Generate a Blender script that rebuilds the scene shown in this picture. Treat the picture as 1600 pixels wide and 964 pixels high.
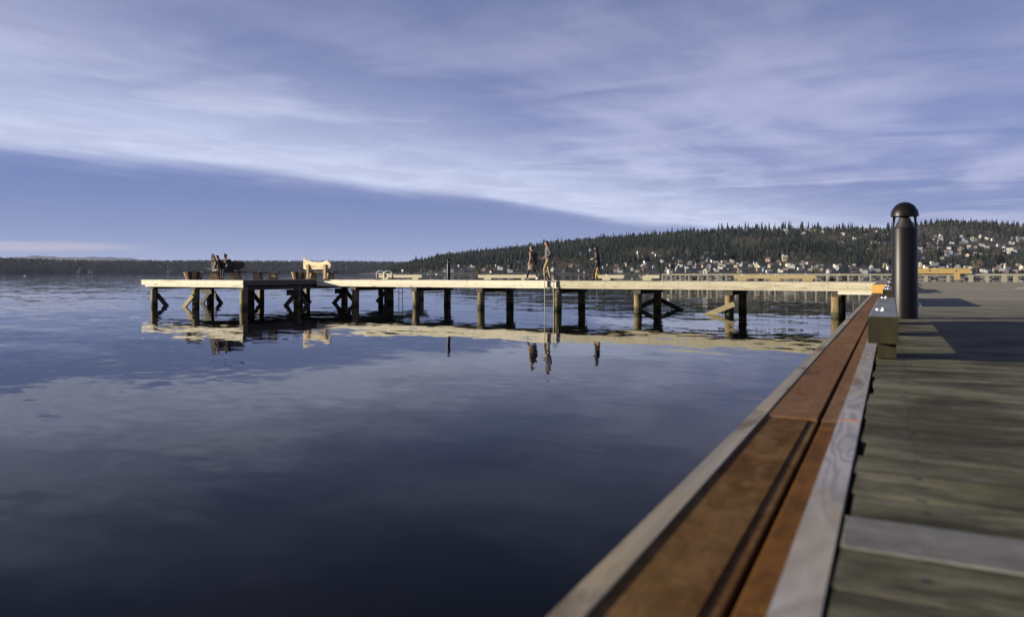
import bpy, bmesh, math, random
import numpy as np
from mathutils import Vector, Matrix, Quaternion
for o in list(bpy.data.objects): bpy.data.objects.remove(o, do_unlink=True)
S = bpy.context.scene
COL = S.collection
R = math.radians
random.seed(7)
rng = np.random.default_rng(11)

# ------------------------------------------------------------------ camera, world, sun, exposure
W0, FP, HY = 1600.0, 1155.0, 428.0          # photo width, focal length in photo pixels, horizon row
TH = math.atan(593 / FP); CT, ST = math.cos(TH), math.sin(TH)
CZ = 1.60
cam_d = bpy.data.cameras.new("camera")
cam = bpy.data.objects.new("camera", cam_d); COL.objects.link(cam); S.camera = cam
cam_d.sensor_width = 36; cam_d.lens = 36 * FP / W0
cam_d.shift_y = (HY - 482) / W0
cam_d.clip_start = 0.05; cam_d.clip_end = 60000
cam.location = (0, 0, CZ); cam.rotation_euler = (R(90), 0, TH)
cam_d.dof.use_dof = True; cam_d.dof.focus_distance = 33; cam_d.dof.aperture_fstop = 3.6

SUN_EL = R(10.6); SD = Vector((CT * math.cos(SUN_EL), ST * math.cos(SUN_EL), -math.sin(SUN_EL)))
sl = bpy.data.lights.new("sun", 'SUN'); sl.energy = 5.0; sl.angle = R(0.5); sl.color = (1.0, 0.88, 0.69)
so = bpy.data.objects.new("sun", sl); COL.objects.link(so)
so.rotation_euler = SD.to_track_quat('-Z', 'Y').to_euler(); so.location = (-60, -30, 40)

S.render.engine = 'CYCLES'
S.view_settings.view_transform = 'Standard'; S.view_settings.look = 'None'
S.view_settings.gamma = 1; S.view_settings.exposure = 1.0; S.view_settings.use_curve_mapping = False
S.cycles.use_denoising = True
S.cycles.max_bounces = 6; S.cycles.glossy_bounces = 3; S.cycles.diffuse_bounces = 3
S.cycles.volume_bounces = 0; S.cycles.caustics_reflective = False; S.cycles.caustics_refractive = False
S.cycles.sample_clamp_indirect = 4

class NT:
    """small node helper"""
    def __init__(s, tree): s.t = tree; s.n = tree.nodes; s.l = tree.links
    def new(s, typ, **kw):
        n = s.n.new(typ)
        for k, v in kw.items():
            if k.startswith('i_'):
                key = k[2:]; key = int(key) if key.isdigit() else key
                n.inputs[key].default_value = v
            else: setattr(n, k, v)
        return n
    def link(s, a, b): s.l.new(a, b)
    def _set(s, n, i, v):
        if isinstance(v, bpy.types.NodeSocket): s.l.new(v, n.inputs[i])
        elif v is not None: n.inputs[i].default_value = v
    def math(s, op, a, b=None, c=None, clamp=False):
        n = s.n.new('ShaderNodeMath'); n.operation = op; n.use_clamp = clamp
        s._set(n, 0, a); s._set(n, 1, b); s._set(n, 2, c); return n.outputs[0]
    def vmath(s, op, a, b=None, scale=None):
        n = s.n.new('ShaderNodeVectorMath'); n.operation = op
        s._set(n, 0, a); s._set(n, 1, b)
        if scale is not None: s._set(n, 3, scale)
        return n.outputs[0]
    def noise(s, vec, scale, detail=4, rough=.5, dist=0.0, color=False):
        n = s.n.new('ShaderNodeTexNoise'); s._set(n, 0, vec)
        n.inputs['Scale'].default_value = scale; n.inputs['Detail'].default_value = detail
        n.inputs['Roughness'].default_value = rough; n.inputs['Distortion'].default_value = dist
        return n.outputs['Color' if color else 'Fac']
    def ramp(s, fac, stops, interp='LINEAR'):
        n = s.n.new('ShaderNodeValToRGB'); s.l.new(fac, n.inputs[0]); cr = n.color_ramp; cr.interpolation = interp
        while len(cr.elements) < len(stops): cr.elements.new(0.5)
        for e, (p, c) in zip(cr.elements, stops):
            e.position = p; e.color = (c, c, c, 1) if not isinstance(c, (tuple, list)) else (*c[:3], 1)
        return n.outputs[0]
    def mix(s, fac, a, b, mode='MIX'):
        n = s.n.new('ShaderNodeMix'); n.data_type = 'RGBA'; n.blend_type = mode
        s._set(n, 0, fac)
        for i, v in ((6, a), (7, b)):
            if isinstance(v, (tuple, list)): v = (*v[:3], 1)
            s._set(n, i, v)
        return n.outputs[2]
    def mapping(s, vec, scale=(1, 1, 1), rot=(0, 0, 0), loc=(0, 0, 0)):
        n = s.n.new('ShaderNodeMapping'); s.l.new(vec, n.inputs[0])
        n.inputs['Scale'].default_value = scale; n.inputs['Rotation'].default_value = rot; n.inputs['Location'].default_value = loc
        return n.outputs[0]
    def smooth(s, v, a, b):
        n = s.n.new('ShaderNodeMapRange'); n.interpolation_type = 'SMOOTHSTEP'
        s._set(n, 0, v); n.inputs[1].default_value = a; n.inputs[2].default_value = b
        return n.outputs[0]

wd = bpy.data.worlds.new("World"); S.world = wd; wd.use_nodes = True
w = NT(wd.node_tree); w.n.clear()
sky = w.new('ShaderNodeTexSky', sky_type='NISHITA')
sky.sun_disc = False; sky.sun_elevation = SUN_EL; sky.sun_rotation = math.atan2(-SD.x, -SD.y) % (2 * math.pi)
sky.altitude = 0; sky.air_density = 1.0; sky.dust_density = 0.6; sky.ozone_density = 2.5
SKY_STRENGTH = 0.075
tc = w.new('ShaderNodeTexCoord'); D = tc.outputs['Generated']
sx = w.new('ShaderNodeSeparateXYZ'); w.link(D, sx.inputs[0])
X_, Y_, Z_ = sx.outputs
zc = w.math('ADD', w.math('MAXIMUM', Z_, 0.0), 0.012)
u = w.math('DIVIDE', X_, zc); v = w.math('DIVIDE', Y_, zc)
cb = w.new('ShaderNodeCombineXYZ'); w.link(u, cb.inputs[0]); w.link(v, cb.inputs[1]); P = cb.outputs[0]
# cloud sheet whose straight southern edge runs along a line of the cloud plane
warp = w.vmath('SCALE', w.vmath('SUBTRACT', w.noise(P, 0.35, 3, .5, color=True), (.5, .5, .5)), scale=1.3)
Pw = w.vmath('ADD', P, warp)
s2 = w.new('ShaderNodeSeparateXYZ'); w.link(Pw, s2.inputs[0])
dist = w.math('ADD', w.math('SUBTRACT', u, w.math('MULTIPLY', v, 0.268)), 7.25)
distw = w.math('ADD', dist, w.math('MULTIPLY', w.math('SUBTRACT', w.noise(w.mapping(P, (1, .25, 1)), 0.55, 5, .55), 0.5), 2.3))
cover_edge = w.smooth(distw, -0.35, 1.1)
edge_band = w.math('MULTIPLY', w.smooth(distw, -0.2, 1.0), w.math('SUBTRACT', 1.0, w.smooth(dist, 1.2, 6.0)))
# wisps combed along the sheet
rot = w.mapping(Pw, (1.0, .42, 1), (0, 0, R(-38)))
n1 = w.noise(rot, 0.42, 7, .56, .6)
n2 = w.noise(w.mapping(Pw, (.6, 1.1, 1), (0, 0, R(22))), 0.8, 5, .5, .5)
wisps = w.math('ADD', w.math('MULTIPLY', n1, .60), w.math('MULTIPLY', n2, .40))
cov = w.smooth(wisps, 0.40, 0.59)
cov = w.math('ADD', w.math('MULTIPLY', cov, .80), .14)
cov = w.math('MAXIMUM', cov, w.math('MULTIPLY', edge_band, .96))
cov = w.math('MULTIPLY', cov, cover_edge)
# small lens cloud low over the far shore
az = w.math('ARCTAN2', X_, Y_)
el = w.math('DIVIDE', Z_, w.math('SQRT', w.math('SUBTRACT', 1.0001, w.math('MULTIPLY', Z_, Z_))))
da = w.math('DIVIDE', w.math('ADD', az, 1.055), 0.125)
nn = w.noise(w.mapping(D, (10, 10, 160)), 1.0, 4, .5)
de = w.math('DIVIDE', w.math('SUBTRACT', w.math('SUBTRACT', el, 0.0315), w.math('MULTIPLY', w.math('SUBTRACT', nn, .5), .010)), 0.0078)
rr = w.math('ADD', w.math('MULTIPLY', da, da), w.math('MULTIPLY', de, de))
lens = w.math('MULTIPLY', w.math('SUBTRACT', 1.0, w.smooth(rr, 0.1, 1.25)), .62)
up = w.math('MULTIPLY', w.smooth(Z_, -0.0, 0.02), 1.0)
skycol = w.mix(1.0, sky.outputs[0], (0.86, 0.86, 1.28), 'MULTIPLY')
bg_s = w.vmath('SCALE', skycol, scale=SKY_STRENGTH)
# a blue-grey veil of thin high haze, thickest towards the horizon
veil = w.math('SUBTRACT', .95, w.math('MULTIPLY', w.smooth(Z_, 0.0, 0.6), .55))
vcol = w.mix(w.smooth(Z_, 0.0, .12), (0.125, 0.162, 0.290), (0.074, 0.102, 0.225))
vcol = w.mix(w.smooth(Z_, .14, .34), vcol, (.062, .074, .150))
vcol = w.mix(w.smooth(Z_, .36, .62), vcol, (.030, .034, .052))
bg_s = w.mix(veil, bg_s, vcol)
# clouds: lit grey-white, brighter low where the sheet edge catches the sun
cl_b = w.mix(w.smooth(edge_band, 0.0, 1.0), (0.235, 0.252, 0.372), (0.315, 0.345, 0.455))
mott = w.noise(w.mapping(Pw, (1, .7, 1), (0, 0, R(-20))), 1.5, 7, .62, .5)
cl_b = w.mix(w.math('MULTIPLY', w.smooth(mott, .62, .36), .28), cl_b, (.135, .15, .25))
cl_b = w.mix(w.math('MULTIPLY', w.smooth(Z_, .14, .46), .80), cl_b, (.105, .115, .185))
cl_b = w.mix(w.math('MULTIPLY', w.smooth(Z_, .36, .65), .8), cl_b, (.05, .054, .075))
c1 = w.mix(cov, bg_s, cl_b)
c2 = w.mix(lens, c1, (0.27, 0.255, 0.29))
bg = w.new('ShaderNodeBackground'); w.link(c2, bg.inputs[0]); bg.inputs[1].default_value = 1.0
wo = w.new('ShaderNodeOutputWorld'); w.link(bg.outputs[0], wo.inputs[0])

# ------------------------------------------------------------------ helpers
def xat(px, Y):
    t = (px - 800) / FP
    return Y * (-ST + CT * t) / (CT + ST * t)
def pos(px, d, z=0.0):
    t = (px - 800) / FP
    return Vector((d * (-ST + CT * t), d * (CT + ST * t), z))

def mat(name):
    m = bpy.data.materials.new(name); m.use_nodes = True
    n = NT(m.node_tree); b = m.node_tree.nodes['Principled BSDF']
    return m, n, b
def plain(name, col, rough=.6, metal=0.0, spec=.5, var=.15, scale=8.0, bump=0.0):
    m, n, b = mat(name)
    t = n.new('ShaderNodeTexCoord')
    f = n.noise(t.outputs['Object'], scale, 4, .6)
    lo = tuple(c * (1 - var) for c in col); hi = tuple(min(1, c * (1 + var)) for c in col)
    n.link(n.mix(f, lo, hi), b.inputs['Base Color'])
    b.inputs['Roughness'].default_value = rough; b.inputs['Metallic'].default_value = metal
    b.inputs['Specular IOR Level'].default_value = spec
    if bump:
        bp = n.new('ShaderNodeBump'); bp.inputs['Distance'].default_value = bump
        n.link(f, bp.inputs['Height']); n.link(bp.outputs[0], b.inputs['Normal'])
    return m
def wood(name, c1, c2, axis='X', stain=None, stain_amt=.5, isl=.25, rough=.75, spec=.25, knots=False, scale=1.0, fig=0.0, bump=.002, warm=None, stain_lo=.5, stain_hi=.68, grain=1.0, swirl=0.0, sm_scale=1.0, blotch=None, blotch_s=1.4, far_pale=False, tide=False):
    """sawn or weathered timber with grain along one axis, a shade per board and stains"""
    m, n, b = mat(name)
    t = n.new('ShaderNodeTexCoord'); g = n.new('ShaderNodeNewGeometry')
    ri = g.outputs['Random Per Island']
    off = n.new('ShaderNodeCombineXYZ')
    for i, k in enumerate((37.0, 91.0, 53.0)): n.link(n.math('MULTIPLY', ri, k), off.inputs[i])
    vec = n.vmath('ADD', t.outputs['Object'], off.outputs[0])
    sc = {'X': (.9, 26, 26), 'Y': (26, .9, 26), 'Z': (26, 26, .9)}[axis]
    sc = tuple(a * scale for a in sc)
    wv = n.mapping(vec, sc)
    if fig: wv = n.vmath('ADD', wv, n.vmath('SCALE', n.noise(n.mapping(vec, tuple(3.0 + 2.2 * (a > 5) for a in sc)), 1.3, 2, .5, color=True), scale=fig))
    g1 = n.noise(wv, 1.0, 6, .62, .3)
    g2 = n.noise(vec, 3.0 * scale, 5, .6)
    f = n.math('ADD', n.math('MULTIPLY', n.smooth(g1, .3, .7), grain * .65), n.math('MULTIPLY', g2, 1 - grain * .65))
    col = n.mix(f, c1, c2)
    if swirl:      # cathedral figure: contour lines of a stretched low-frequency field
        fld_ = n.noise(n.mapping(vec, {'X': (1.6, 9, 9), 'Y': (9, 1.6, 9), 'Z': (9, 9, 1.6)}[axis]), 1.0, 2, .45, .6)
        sw_ = n.math('ADD', n.math('MULTIPLY', n.math('SINE', n.math('MULTIPLY', fld_, 75.0)), .5), .5)
        col = n.mix(n.math('MULTIPLY', n.math('POWER', sw_, 2.0), swirl), col, c1)
    if warm: col = n.mix(n.math('MULTIPLY', n.smooth(n.noise(vec, 1.3, 3, .5), .5, .7), .6), col, warm)
    if stain:
        sm = {'X': (.6, 2.6, 2.6), 'Y': (2.6, .6, 2.6), 'Z': (2.6, 2.6, 1.0)}[axis]
        sv = n.noise(n.mapping(vec, sm), 1.6 * sm_scale, 6, .65, .5)
        col = n.mix(n.math('MULTIPLY', n.smooth(sv, stain_lo, stain_hi), stain_amt), col, stain)
    if blotch:     # moss, damp and dirt that run across the boards
        bl = n.noise(n.mapping(t.outputs['Object'], {'X': (1.3, 2.3, 1), 'Y': (2.4, 1.1, 1), 'Z': (1, 1, 1)}[axis]), blotch_s, 7, .66, .8)
        col = n.mix(n.math('MULTIPLY', n.smooth(bl, .40, .66), .80), col, blotch)
        fine = n.noise(t.outputs['Object'], 28, 5, .7)
        col = n.vmath('SCALE', col, scale=n.math('ADD', n.math('MULTIPLY', fine, 1.1), .45))
    if far_pale:       # boards mixed paler towards the far end of the dock
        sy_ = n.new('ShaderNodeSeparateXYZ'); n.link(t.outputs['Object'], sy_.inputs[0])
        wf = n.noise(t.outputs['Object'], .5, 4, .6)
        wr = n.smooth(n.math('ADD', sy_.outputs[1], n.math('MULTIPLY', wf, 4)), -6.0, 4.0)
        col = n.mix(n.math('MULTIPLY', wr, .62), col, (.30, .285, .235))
    if tide:       # wet dark algae band above the waterline
        sz_ = n.new('ShaderNodeSeparateXYZ'); n.link(t.outputs['Object'], sz_.inputs[0])
        tf = n.smooth(n.math('ADD', sz_.outputs[2], n.math('MULTIPLY', n.noise(n.mapping(t.outputs['Object'], (3, 3, 1)), 2, 4, .6), -.28)), .14, -.02)
        col = n.mix(n.math('MULTIPLY', tf, .85), col, (.022, .026, .013))
    if knots:
        vo = n.new('ShaderNodeTexVoronoi'); n.link(n.mapping(vec, {'X': (1.1, 5, 5), 'Y': (5, 1.1, 5), 'Z': (5, 5, 1.1)}[axis]), vo.inputs[0]); vo.inputs['Scale'].default_value = 1.0
        col = n.mix(n.math('MULTIPLY', n.math('SUBTRACT', 1.0, n.smooth(vo.outputs['Distance'], .06, .2)), .75), col, (.16, .10, .045))
    sh = n.math('ADD', n.math('MULTIPLY', ri, isl), 1 - isl * .5)
    col = n.vmath('SCALE', col, scale=sh)
    n.link(col, b.inputs['Base Color'])
    b.inputs['Roughness'].default_value = rough; b.inputs['Specular IOR Level'].default_value = spec
    bp = n.new('ShaderNodeBump'); bp.inputs['Distance'].default_value = bump; bp.inputs['Strength'].default_value = .8
    n.link(g1, bp.inputs['Height']); n.link(bp.outputs[0], b.inputs['Normal'])
    return m

M = {}
M['deck'] = wood('weathered_deck', (.082, .078, .052), (.230, .216, .152), 'X', stain=(.026, .026, .017), stain_amt=.85, isl=.38, stain_lo=.46, stain_hi=.64, bump=.003, warm=(.125, .125, .062), spec=.10, sm_scale=2.0, grain=.8, blotch=(.030, .030, .016), far_pale=True)
M['deck_grey'] = wood('grey_replacement_board', (.13, .13, .125), (.24, .235, .22), 'X', stain=(.08, .08, .065), stain_amt=.6, isl=0, sm_scale=3, blotch=(.12, .118, .10), blotch_s=3)
M['pier_deck'] = wood('pier_deck', (.12, .115, .10), (.22, .21, .18), 'Y', isl=.3)
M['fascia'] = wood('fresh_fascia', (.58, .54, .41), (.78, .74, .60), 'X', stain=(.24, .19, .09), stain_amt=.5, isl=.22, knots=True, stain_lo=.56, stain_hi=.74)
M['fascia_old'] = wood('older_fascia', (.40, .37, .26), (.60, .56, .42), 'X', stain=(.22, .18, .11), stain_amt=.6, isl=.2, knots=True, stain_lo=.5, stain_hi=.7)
M['shaded_fascia_side'] = wood('shaded_fascia_side', (.07, .065, .055), (.13, .12, .10), 'Y', isl=.2)  # dark copy of the fascia wood; the platform sides' shade is in the colour
M['far_rail'] = wood('far_rail_timber', (.20, .19, .145), (.32, .305, .24), 'X', isl=.2)
M['rail'] = wood('bull_rail_pale', (.34, .32, .22), (.50, .47, .35), 'X', isl=.2)
M['rail_tan'] = wood('bull_rail_tan', (.28, .22, .11), (.40, .33, .18), 'X', stain=(.24, .22, .17), stain_amt=.6, isl=.2)
M['pile'] = wood('pile_wood', (.075, .055, .026), (.30, .23, .115), 'Z', stain=(.035, .028, .017), stain_amt=.9, isl=.3, scale=.4, bump=.008, tide=True)
M['dark_timber'] = wood('dark_timber', (.045, .040, .032), (.10, .09, .07), 'Y', isl=.2)
M['brace'] = wood('brace_timber', (.22, .18, .10), (.34, .29, .17), 'X', isl=.2)
M['brown_near'] = wood('stained_brown_board', (.066, .030, .008), (.150, .070, .020), 'Y', stain=(.075, .034, .012), stain_amt=.7, isl=.12, fig=2.2, warm=(.17, .105, .035), scale=.7, stain_lo=.42, stain_hi=.66, grain=.7, swirl=.35, sm_scale=2.5, spec=.08, rough=.85, blotch=(.17, .100, .042), blotch_s=9)
M['brown_far'] = wood('dusty_brown_board', (.125, .062, .026), (.215, .115, .056), 'Y', stain=(.07, .036, .016), stain_amt=.6, isl=.2, scale=.7, grain=.6, sm_scale=2.0, spec=.08, rough=.85, swirl=.2, blotch=(.19, .115, .07), blotch_s=5)
M['brown_edge'] = wood('bright_brown_strip', (.13, .056, .013), (.22, .10, .026), 'Y', stain=(.055, .026, .010), stain_amt=.8, isl=.1, scale=.7, grain=.7, sm_scale=2.5, spec=.08, rough=.85, blotch=(.075, .036, .012), blotch_s=5)
M['edge_outer'] = wood('pale_edge_board', (.22, .20, .17), (.36, .33, .29), 'Y', stain=(.10, .07, .05), stain_amt=.6, isl=.12, warm=(.38, .30, .16), knots=True, sm_scale=3.5, stain_lo=.55, stain_hi=.66, spec=.1)
M['edge_inner'] = wood('figured_grey_board', (.17, .165, .18), (.47, .455, .47), 'Y', isl=.05, fig=2, scale=.5, warm=(.36, .31, .22), grain=.9, swirl=.6, stain=(.30, .24, .13), stain_amt=.7, sm_scale=.8, stain_lo=.56, stain_hi=.66, knots=True)
M['orange_end'] = wood('fresh_sawn_end', (.50, .26, .06), (.74, .44, .13), 'X', isl=0, knots=True)
M['timber_top'] = wood('weathered_timber', (.16, .13, .11), (.28, .24, .20), 'Y', isl=.2)
M['moss_beam'] = wood('mossy_beam_end', (.008, .007, .003), (.028, .022, .009), 'Z', stain=(.014, .012, .008), stain_amt=.8, isl=.2, scale=.5, warm=(.055, .050, .018))
M['orange_paint'] = plain('orange_marking_paint', (.50, .15, .06), .6, var=.25, scale=60)
M['white_paint'] = plain('worn_white_paint', (.62, .62, .60), .7, var=.2, scale=25)
M['black'] = plain('bollard_paint', (.006, .006, .006), .40, metal=.0, spec=.24, var=.12, scale=14)
M['black_in'] = plain('louver_dark', (.016, .016, .017), .5, var=.1)
M['steel'] = plain('galvanised_steel', (.45, .46, .48), .32, metal=.9, var=.2, scale=40)
M['ladder'] = plain('ladder_aluminium', (.19, .20, .18), .5, metal=.3, var=.15, scale=30)
M['ladder_black'] = plain('ladder_black', (.03, .03, .035), .4, metal=.3)
M['rope'] = plain('white_rope', (.60, .58, .50), .8, var=.12, scale=60)
M['carved'] = wood('carved_slab', (.50, .42, .25), (.78, .68, .46), 'X', stain=(.14, .09, .04), stain_amt=.8, isl=.1, scale=.8, knots=True, bump=.02, fig=2)
M['carved_leg'] = wood('carved_leg', (.22, .15, .08), (.40, .30, .18), 'Z', isl=.3, scale=.6, bump=.01)
M['bench_dark'] = wood('dark_seat_plank', (.07, .052, .036), (.15, .115, .08), 'X', isl=.2)
M['stave'] = wood('tub_stave', (.055, .030, .018), (.12, .065, .038), 'Z', isl=.5, scale=.6)
M['soil'] = plain('potting_soil', (.035, .024, .016), .95, var=.4, scale=40, bump=.02)
M['skin'] = plain('skin', (.52, .30, .21), .5, var=.06)
M['hair_dark'] = plain('dark_hair', (.025, .018, .014), .5, var=.3, scale=60)
M['hair_fair'] = plain('fair_hair', (.42, .29, .15), .5, var=.3, scale=60)
M['wool_grey'] = plain('grey_wool', (.15, .135, .125), .9, var=.15, scale=30)
M['coat_brown'] = plain('grey_brown_coat', (.17, .135, .105), .85, var=.2, scale=18)
M['bag_dark'] = plain('dark_bag', (.035, .024, .022), .7, var=.2)
M['sweater'] = plain('charcoal_sweater', (.105, .105, .118), .9, var=.18, scale=24)
M['khaki'] = plain('khaki_trousers', (.31, .23, .115), .85, var=.12, scale=10)
M['navy'] = plain('dark_leggings', (.022, .022, .032), .8, var=.2)
M['jacket_black'] = plain('black_jacket', (.011, .011, .013), .6, var=.3, scale=20)
M['jeans_pale'] = plain('pale_grey_jeans', (.30, .30, .32), .85, var=.15)
M['shoe_white'] = plain('white_shoe', (.66, .64, .62), .5, var=.08)
M['shoe_dark'] = plain('dark_shoe', (.03, .027, .025), .5, var=.1)
M['orange_cloth'] = plain('orange_jacket', (.52, .12, .035), .8, var=.15)
M['yellow_cloth'] = plain('yellow_trousers', (.60, .40, .08), .8, var=.15)
M['lips'] = plain('lips', (.34, .13, .10), .5)
M['eye'] = plain('eye', (.02, .02, .02), .2)

class MB:
    def __init__(s): s.v = []; s.f = []; s.m = []
    def add(s, vs, fs, mi=0):
        o = len(s.v); s.v += [tuple(p) for p in vs]; s.f += [tuple(i + o for i in f) for f in fs]; s.m += [mi] * len(fs); return s
    def box(s, x0, x1, y0, y1, z0, z1, mi=0, bev=0.0, j=None):
        if bev:
            b = bev
            pts = []
            for z, i in ((z0, b), (z0 + b, 0), (z1 - b, 0), (z1, b)):
                xa, xb, ya, yb = x0 + i, x1 - i, y0 + i, y1 - i
                pts += [(xa, ya, z), (xb, ya, z), (xb, yb, z), (xa, yb, z)]
            fs = [(3, 2, 1, 0), (12, 13, 14, 15)]
            for k in range(3):
                for q in range(4):
                    a = k * 4 + q; c = k * 4 + (q + 1) % 4
                    fs.append((a, c, c + 4, a + 4))
            return s.add(pts, fs, mi)
        pts = [(x0, y0, z0), (x1, y0, z0), (x1, y1, z0), (x0, y1, z0), (x0, y0, z1), (x1, y0, z1), (x1, y1, z1), (x0, y1, z1)]
        return s.add(pts, [(3, 2, 1, 0), (4, 5, 6, 7), (0, 1, 5, 4), (1, 2, 6, 5), (2, 3, 7, 6), (3, 0, 4, 7)], mi)
    def lathe(s, prof, seg=24, cx=0, cy=0, cz=0, mi=0, jit=0.0, ax=None):
        n = len(prof); vs = []
        for r, z in prof:
            for k in range(seg):
                a = 2 * math.pi * k / seg; rr = r * (1 + (random.uniform(-jit, jit) if jit else 0))
                vs.append((cx + rr * math.cos(a), cy + rr * math.sin(a), cz + z))
        fs = [(i * seg + k, i * seg + (k + 1) % seg, (i + 1) * seg + (k + 1) % seg, (i + 1) * seg + k) for i in range(n - 1) for k in range(seg)]
        fs.append(tuple(range(seg))[::-1]); fs.append(tuple((n - 1) * seg + k for k in range(seg)))
        return s.add(vs, fs, mi)
    def tube(s, pts, rad, seg=8, mi=0, closed=False):
        pts = [Vector(p) for p in pts]; n = len(pts)
        rs = rad if isinstance(rad, (list, tuple)) else [rad] * n
        vs = []
        prev = None
        for i, p in enumerate(pts):
            if closed: t = pts[(i + 1) % n] - pts[i - 1]
            else: t = pts[min(i + 1, n - 1)] - pts[max(i - 1, 0)]
            t.normalize()
            if prev is None:
                ref = Vector((0, 0, 1)) if abs(t.z) < .9 else Vector((1, 0, 0)); a = t.cross(ref).normalized()
            else: a = (prev - t * prev.dot(t)).normalized()
            prev = a; b = t.cross(a)
            for k in range(seg):
                g = 2 * math.pi * k / seg; vs.append(p + (a * math.cos(g) + b * math.sin(g)) * rs[i])
        fs = []
        for i in range(n if closed else n - 1):
            j = (i + 1) % n
            for k in range(seg): fs.append((i * seg + k, i * seg + (k + 1) % seg, j * seg + (k + 1) % seg, j * seg + k))
        if not closed: fs.append(tuple(range(seg))[::-1]); fs.append(tuple((n - 1) * seg + k for k in range(seg)))
        return s.add(vs, fs, mi)
    def beam(s, p, q, w_, h_, up=(0, 0, 1), mi=0):
        p, q = Vector(p), Vector(q); t = (q - p).normalized(); a = t.cross(Vector(up)).normalized() * w_ / 2; b = a.cross(t).normalized() * h_ / 2
        vs = [p - a - b, p + a - b, p + a + b, p - a + b, q - a - b, q + a - b, q + a + b, q - a + b]
        return s.add(vs, [(3, 2, 1, 0), (4, 5, 6, 7), (0, 1, 5, 4), (1, 2, 6, 5), (2, 3, 7, 6), (3, 0, 4, 7)], mi)
    def mesh(s, name, mats, smooth=False, org=(0, 0, 0)):
        me = bpy.data.meshes.new(name)
        o = Vector(org); me.from_pydata([tuple(Vector(p) - o) for p in s.v], [], s.f)
        for m_ in (mats if isinstance(mats, (list, tuple)) else [mats]): me.materials.append(m_)
        if any(s.m): me.polygons.foreach_set('material_index', s.m)
        me.update()
        bm = bmesh.new(); bm.from_mesh(me); bmesh.ops.recalc_face_normals(bm, faces=bm.faces)
        bm.to_mesh(me); bm.free()
        if smooth:
            me.polygons.foreach_set('use_smooth', [True] * len(me.polygons))
            me.set_sharp_from_angle(angle=R(smooth if smooth > 1 else 40))
        return me
def tag(o, label=None, cat=None, group=None, kind=None):
    if label: o['label'] = label
    if cat: o['category'] = cat
    if group: o['group'] = group
    if kind: o['kind'] = kind
    return o
def thing(name, loc, label, cat, group=None, rz=0.0):
    o = bpy.data.objects.new(name, None); COL.objects.link(o); o.location = loc; o.rotation_euler = (0, 0, rz); o.empty_display_size = .2
    return tag(o, label, cat, group)
def part(name, mb, mats, parent=None, smooth=False, world=True, label=None):
    """world=True: vertices are in world coordinates of an unrotated thing; else local to the thing"""
    org = (0, 0, 0)
    root = parent
    while root is not None and root.parent is not None: root = root.parent
    if world and root is not None: org = root.location
    ob = bpy.data.objects.new(name, mb.mesh(name, mats, smooth, org)); COL.objects.link(ob)
    if parent is not None: ob.parent = parent
    if label: ob['label'] = label
    return ob
def copy_tree(o, parent=None):
    kids = [c for c in KIDS.get(o, [])] if o in KIDS else list(o.children)
    c = o.copy(); COL.objects.link(c); c.parent = parent
    for k in kids: copy_tree(k, c)
    return c
KIDS = {}

# ------------------------------------------------------------------ water
m_w, n, b = mat('lake_water')
g = n.new('ShaderNodeTexCoord'); pw = g.outputs['Object']
def wave(sc, stretch, amp, det=3, dist=.4, rz=0.0):
    c = n.noise(n.mapping(pw, (stretch[0], stretch[1], 1), (0, 0, rz)), sc, det, .5, dist, color=True)
    return n.vmath('MULTIPLY', n.vmath('SUBTRACT', c, (.5, .5, .5)), (amp, amp, 0))
calm = n.smooth(n.noise(n.mapping(pw, (.8, 1.6, 1), (0, 0, R(20))), .09, 3, .5, .5), .38, .62)
patch = n.math('ADD', n.math('MULTIPLY', calm, .75), .35)
sw = n.new('ShaderNodeSeparateXYZ'); n.link(pw, sw.inputs[0])
away = n.math('ADD', n.math('MULTIPLY', sw.outputs[0], -ST), n.math('MULTIPLY', sw.outputs[1], CT))
rough_far = n.smooth(away, 40.0, 75.0)       # the bay behind the pier has a breeze on it
east = n.smooth(sw.outputs[0], -24.0, -2.0)
breeze = n.math('ADD', .07, n.math('MULTIPLY', rough_far, n.math('ADD', .04, n.math('MULTIPLY', east, .70))))
w1 = wave(.55, (1, 1.25), .050, 2, .3, R(25))
w2 = wave(2.6, (1, 1.5), .042, 3, .4, R(-15))
w3 = wave(1.0, (.7, 1.6), .26, 4, .5, R(24))
w0 = wave(.16, (.6, 1.5), .034, 2, .6, R(28))
w1 = n.vmath('ADD', w1, w0)
nv = n.vmath('ADD', n.vmath('SCALE', n.vmath('ADD', w1, w2), scale=patch), n.vmath('SCALE', w3, scale=breeze))
nv = n.vmath('NORMALIZE', n.vmath('ADD', nv, (0, 0, 1)))
n.link(nv, b.inputs['Normal'])
b.inputs['Base Color'].default_value = (.0015, .0022, .0022, 1)
b.inputs['Roughness'].default_value = .03; b.inputs['IOR'].default_value = 1.16; b.inputs['Specular IOR Level'].default_value = .5
mb = MB(); mb.add([(-26000, -9000, 0), (26000, -9000, 0), (26000, 26000, 0), (-26000, 26000, 0)], [(0, 1, 2, 3)])
tag(part('water', mb, m_w), kind='structure')

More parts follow.
